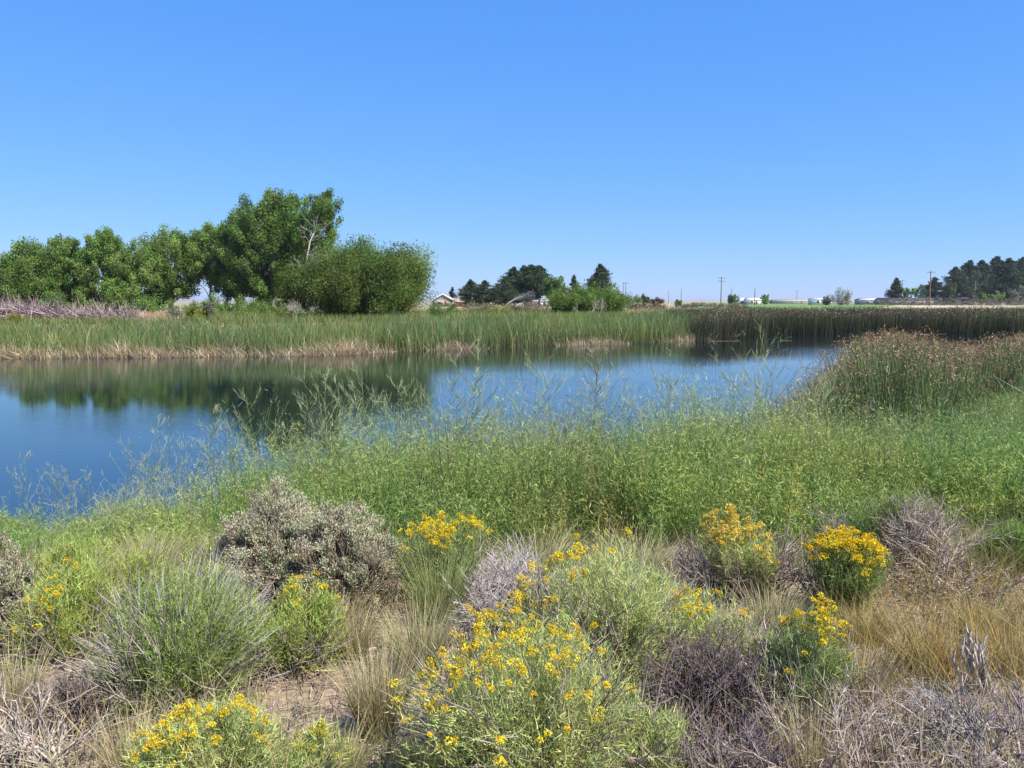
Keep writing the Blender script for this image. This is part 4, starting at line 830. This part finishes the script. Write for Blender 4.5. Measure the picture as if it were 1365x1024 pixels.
# ---------------------------------------------------------------- near bank: grasses
def tuft(label, u, vb, vt, wpx, seed, n, c0, c1, group="bunchgrass tufts on the near bank", lean=0., heads=0, w=.0035):
    rng = np.random.default_rng(seed); p, H, Rr = dims(u, vb, vt, wpx); R = root("grass_tuft", label, "grass tuft", p, group); g = G()
    az = rng.random(n) * 6.283; k = np.sqrt(rng.random(n)); B = np.column_stack([np.cos(az) * k * Rr * .4, np.sin(az) * k * Rr * .4, np.zeros(n)])
    d = nrm(np.column_stack([np.cos(az) * k * .5 * Rr / H + lean, np.sin(az) * k * .5 * Rr / H, np.ones(n)])); L = H * rng.uniform(.45, 1.05, n)
    bend = np.column_stack([np.cos(az) * k * .4 * Rr / H + rng.normal(0, .1, n), np.sin(az) * k * .4 * Rr / H + rng.normal(0, .1, n), -np.abs(rng.normal(0, .12, n))])
    g.blades(rng, B, d, L, w * rng.uniform(.7, 1.3, n), bend, vary(rng, c0, n, .2, .05), vary(rng, c1, n, .2, .06), 4); g.build("blades", M_dry, R)
    return R
TAN0, TAN1 = (.34, .28, .14), (.5, .43, .24); GR0, GR1 = (.22, .25, .085), (.29, .33, .12)
tuft("dense tan bunchgrass tuft left of the big front rabbitbrush", 505, 985, 850, 120, 601, 900, TAN0, TAN1)
tuft("greenish tan grass tuft just behind the dense tan one", 560, 905, 790, 120, 602, 620, GR0, TAN1)
tuft("tall green grass tuft at the foot of the upright grassy rabbitbrush", 585, 830, 725, 130, 603, 600, GR0, GR1)
tuft("pale tan grass tuft below the right lobe of the sagebrush", 470, 880, 800, 90, 604, 420, TAN0, TAN1)
tuft("yellowish grass tuft in front of the orange dry grass", 1140, 950, 850, 120, 605, 620, (.28, .22, .08), (.42, .36, .18))
tuft("thin dry grass tuft at the left edge above the corner branches", 25, 960, 850, 100, 606, 380, TAN0, TAN1)
tuft("dry grass tuft at the bottom edge left of the low flowering rabbitbrush", 175, 1050, 930, 120, 607, 420, TAN0, TAN1)
tuft("green grass tuft between the left sagebrush and the bank weeds", 40, 800, 715, 110, 608, 420, GR0, GR1)
tuft("green grass tuft right of the largest sagebrush", 535, 790, 690, 70, 609, 300, GR0, GR1)
tuft("grey green grass tuft left of the orange yellow topped rabbitbrush", 905, 800, 735, 90, 610, 360, GR0, TAN1)
tuft("thin green grass tuft behind the grey branch heap", 1320, 775, 700, 90, 611, 340, GR0, (.3, .3, .12))
tuft("straw grass tuft at the bottom edge right of the bare sand", 560, 1050, 950, 90, 612, 340, TAN0, TAN1)
tuft("straw grass tuft among the bottom right dead brush", 1080, 1050, 930, 120, 613, 380, TAN0, TAN1)
tuft("pale grass tuft beside the grey twigs of the largest green rabbitbrush", 190, 800, 715, 120, 614, 420, GR0, TAN1)
for i, a in enumerate([("wiry straw tuft at the bottom edge below the dense tan bunchgrass", 455, 1050, 965, 110, TAN0, TAN1), ("straw tuft in front of the right edge green bush", 1310, 850, 790, 130, (.3, .22, .09), (.45, .36, .17)),
    ("orange straw tuft left of the splintered stub", 1240, 900, 815, 150, (.32, .22, .08), (.46, .33, .14)), ("orange straw tuft at the right edge above the corner branches", 1350, 905, 820, 120, (.32, .22, .08), (.44, .32, .14)),
    ("straw tuft under the vase shaped rabbitbrush", 1150, 860, 795, 110, (.3, .24, .1), (.46, .38, .18)), ("green straw tuft under the orange yellow topped rabbitbrush", 1030, 850, 770, 110, GR0, TAN1),
    ("pale tuft between the two lobes' foot and the lime green rabbitbrush", 450, 850, 775, 90, TAN0, TAN1), ("green tuft beside the largest flowerless rabbitbrush's left side", 130, 860, 780, 100, GR0, GR1),
    ("tall thin tuft behind the whitish dead twigs", 720, 770, 700, 150, GR0, TAN1), ("tall thin tuft behind the tall grey green rabbitbrush", 850, 775, 700, 150, GR0, TAN1), ("pale green tuft in front of the left weeds", 200, 765, 700, 160, GR0, TAN1)]):
    tuft(a[0], a[1], a[2], a[3], a[4], 640 + i, 520, a[5], a[6])
def stalk(label, pts, D0, D1, seed, r=.004, head=False, col=(.5, .4, .22)):
    """long dry stalk between photo points, at real depths D0..D1"""
    n = len(pts); Ds = np.linspace(D0, D1, n); P = np.array([at(u, v, D) for (u, v), D in zip(pts, Ds)]); base = P[0].copy(); base[2] = gz(base[0], base[1])
    P[0, 2] = base[2] - .02; t = np.linspace(0, 1, n); R = root("dry_stalk", label, "dry stalk", base, "long dry stalks on the near bank"); g = G()
    t2 = np.linspace(0, 1, 10); Q = np.column_stack([np.interp(t2, t, P[:, i]) for i in range(3)]) - base
    g.path(Q, r * (1 - .6 * t2), col, 6); g.build("stem", M_dry, R)
    if head:
        rng = np.random.default_rng(seed); m = 80; tt = rng.uniform(.62, 1, m); C = np.column_stack([np.interp(tt, t2, Q[:, i]) for i in range(3)]); d = nrm(Q[-1] - Q[6])
        h = G(); h.leaves(rng, C + rng.normal(0, .004, (m, 3)), nrm(d + rdir(rng, m) * .35), .022, .006, vary(rng, (.55, .44, .22), m, .15)); h.build("seed_head", M_dry, R)
stalk("thick tan stalk bent across the grass left of the big front rabbitbrush", [(585, 955), (545, 880), (493, 822)], 3.6, 4.6, 1, .006, False, (.5, .34, .18))
stalk("pale seed headed stalk rising right of the loose yellow green rabbitbrush", [(1075, 1010), (1080, 930), (1090, 852)], 3.1, 3.3, 2, .0035, True)
stalk("tan seed headed stalk leaning at the bottom edge by the dark dead brush", [(905, 1030), (925, 970), (955, 928)], 2.9, 3.2, 3, .005, True)
stalk("long pale stick slanting through the bottom right dead brush", [(1210, 1020), (1260, 985), (1318, 945)], 3.0, 3.5, 4, .006, False, (.55, .48, .36))
stalk("pale green stalk standing before the dark underside of the largest green rabbitbrush", [(283, 920), (300, 880), (335, 838)], 3.7, 4.1, 5, .0035, True, (.35, .36, .16))
stalk("pair of arched pale stems left of the largest sagebrush, lower one", [(280, 775), (300, 740), (318, 720)], 5.4, 5.5, 6, .004, False, (.5, .46, .36))
stalk("straight straw stalk in front of the sagebrush's right lobe", [(470, 880), (440, 800), (405, 715)], 4.4, 4.7, 7, .0035, False, (.5, .42, .28))
stalk("straw stalk slanting up from the tall green grass tuft", [(575, 850), (620, 780), (665, 720)], 4.8, 5.2, 8, .004, False, (.5, .46, .3))

def near_grass():
    rng = np.random.default_rng(140); g = G(); n = 130000
    P = np.stack([rng.uniform(-6.5, 7.5, n), 2.2 + 7.5 * rng.random(n) ** 1.3], 1); u = CU + F * P[:, 0] / P[:, 1]; ok = (u > -120) & (u < 1490); P = P[ok]; u = u[ok]
    zz = ground_z(P[:, 0], P[:, 1]); v = VH + F * (CAMZ - zz) / P[:, 1]
    bare = (np.hypot((u - 400) / 75, (v - 925) / 45) < 1) | (np.hypot((u - 490) / 90, (v - 1005) / 30) < 1)
    orange = (u > 1110) & (v > 760) & (v < 960)
    keep = (~bare | (rng.random(len(u)) < .06)) & ((snoise(P[:, 0], P[:, 1], 2.1, 3) + rng.normal(0, .3, len(u)) > -.25) | orange); P, u, v, zz, orange = P[keep], u[keep], v[keep], zz[keep], orange[keep]; n = len(P)
    green = (snoise(P[:, 0], P[:, 1], 1.4, 8) + np.clip((P[:, 1] - 5) / 4, -.3, .7) + rng.normal(0, .3, n)) > .02
    c1 = np.where(orange[:, None], np.array([.38, .27, .1]), np.where(green[:, None], np.array([.2, .24, .08]), np.array([.42, .35, .2])))
    og = orange & (rng.random(n) < .3); c1[og] = (.3, .3, .1); c1 = vary(rng, c1, n, .22, .07)
    L = rng.uniform(.1, .38, n) * np.where(orange, 1.2, 1); g.blades(rng, np.column_stack([P, zz - .01]), nrm(np.column_stack([rng.normal(0, .35, n), rng.normal(0, .35, n), np.ones(n)])), L, rng.uniform(.002, .004, n), np.column_stack([rng.normal(0, .25, n), rng.normal(0, .25, n), -np.abs(rng.normal(0, .2, n))]), c1 * .8, c1, 3)
    tag(g.build("bank_grass", M_dry), "short straw and green grass between the shrubs of the near bank", "grass", kind="stuff")
    t = G(); m = 26000; P = np.stack([rng.uniform(-4.5, 5, m), 2.2 + 5 * rng.random(m) ** 1.2], 1); zz = ground_z(P[:, 0], P[:, 1]); d = nrm(np.column_stack([rng.normal(0, 1, (m, 2)), rng.normal(0, .12, m)])); L = rng.uniform(.03, .2, m)
    A = np.column_stack([P, zz + .008 + .02 * rng.random(m)]); t.tubes(A - d * L[:, None] / 2, A + d * L[:, None] / 2, .0022, .0012, vary(rng, np.array([(.3, .25, .22), (.4, .33, .24), (.2, .16, .14)])[rng.integers(0, 3, m)], m, .25), 4)
    tag(t.build("twig_litter", M_twig), "dead twig litter strewn over the sandy soil", "twig litter", kind="stuff")
near_grass()

def haze():
    g = G(); g.box((-9500, -300, -2.4), (9500, 9600, 42), (1, 1, 1)); m = bpy.data.materials.new("summer_haze"); m.use_nodes = True; nt = m.node_tree; nt.nodes.clear()
    o = nt.nodes.new("ShaderNodeOutputMaterial"); v = nt.nodes.new("ShaderNodeVolumePrincipled"); v.inputs['Color'].default_value = (.86, .91, 1, 1); v.inputs['Density'].default_value = 9e-5; v.inputs['Anisotropy'].default_value = .3
    nt.links.new(v.outputs[0], o.inputs['Volume']); tag(g.build("haze", m), kind="stuff")
haze()
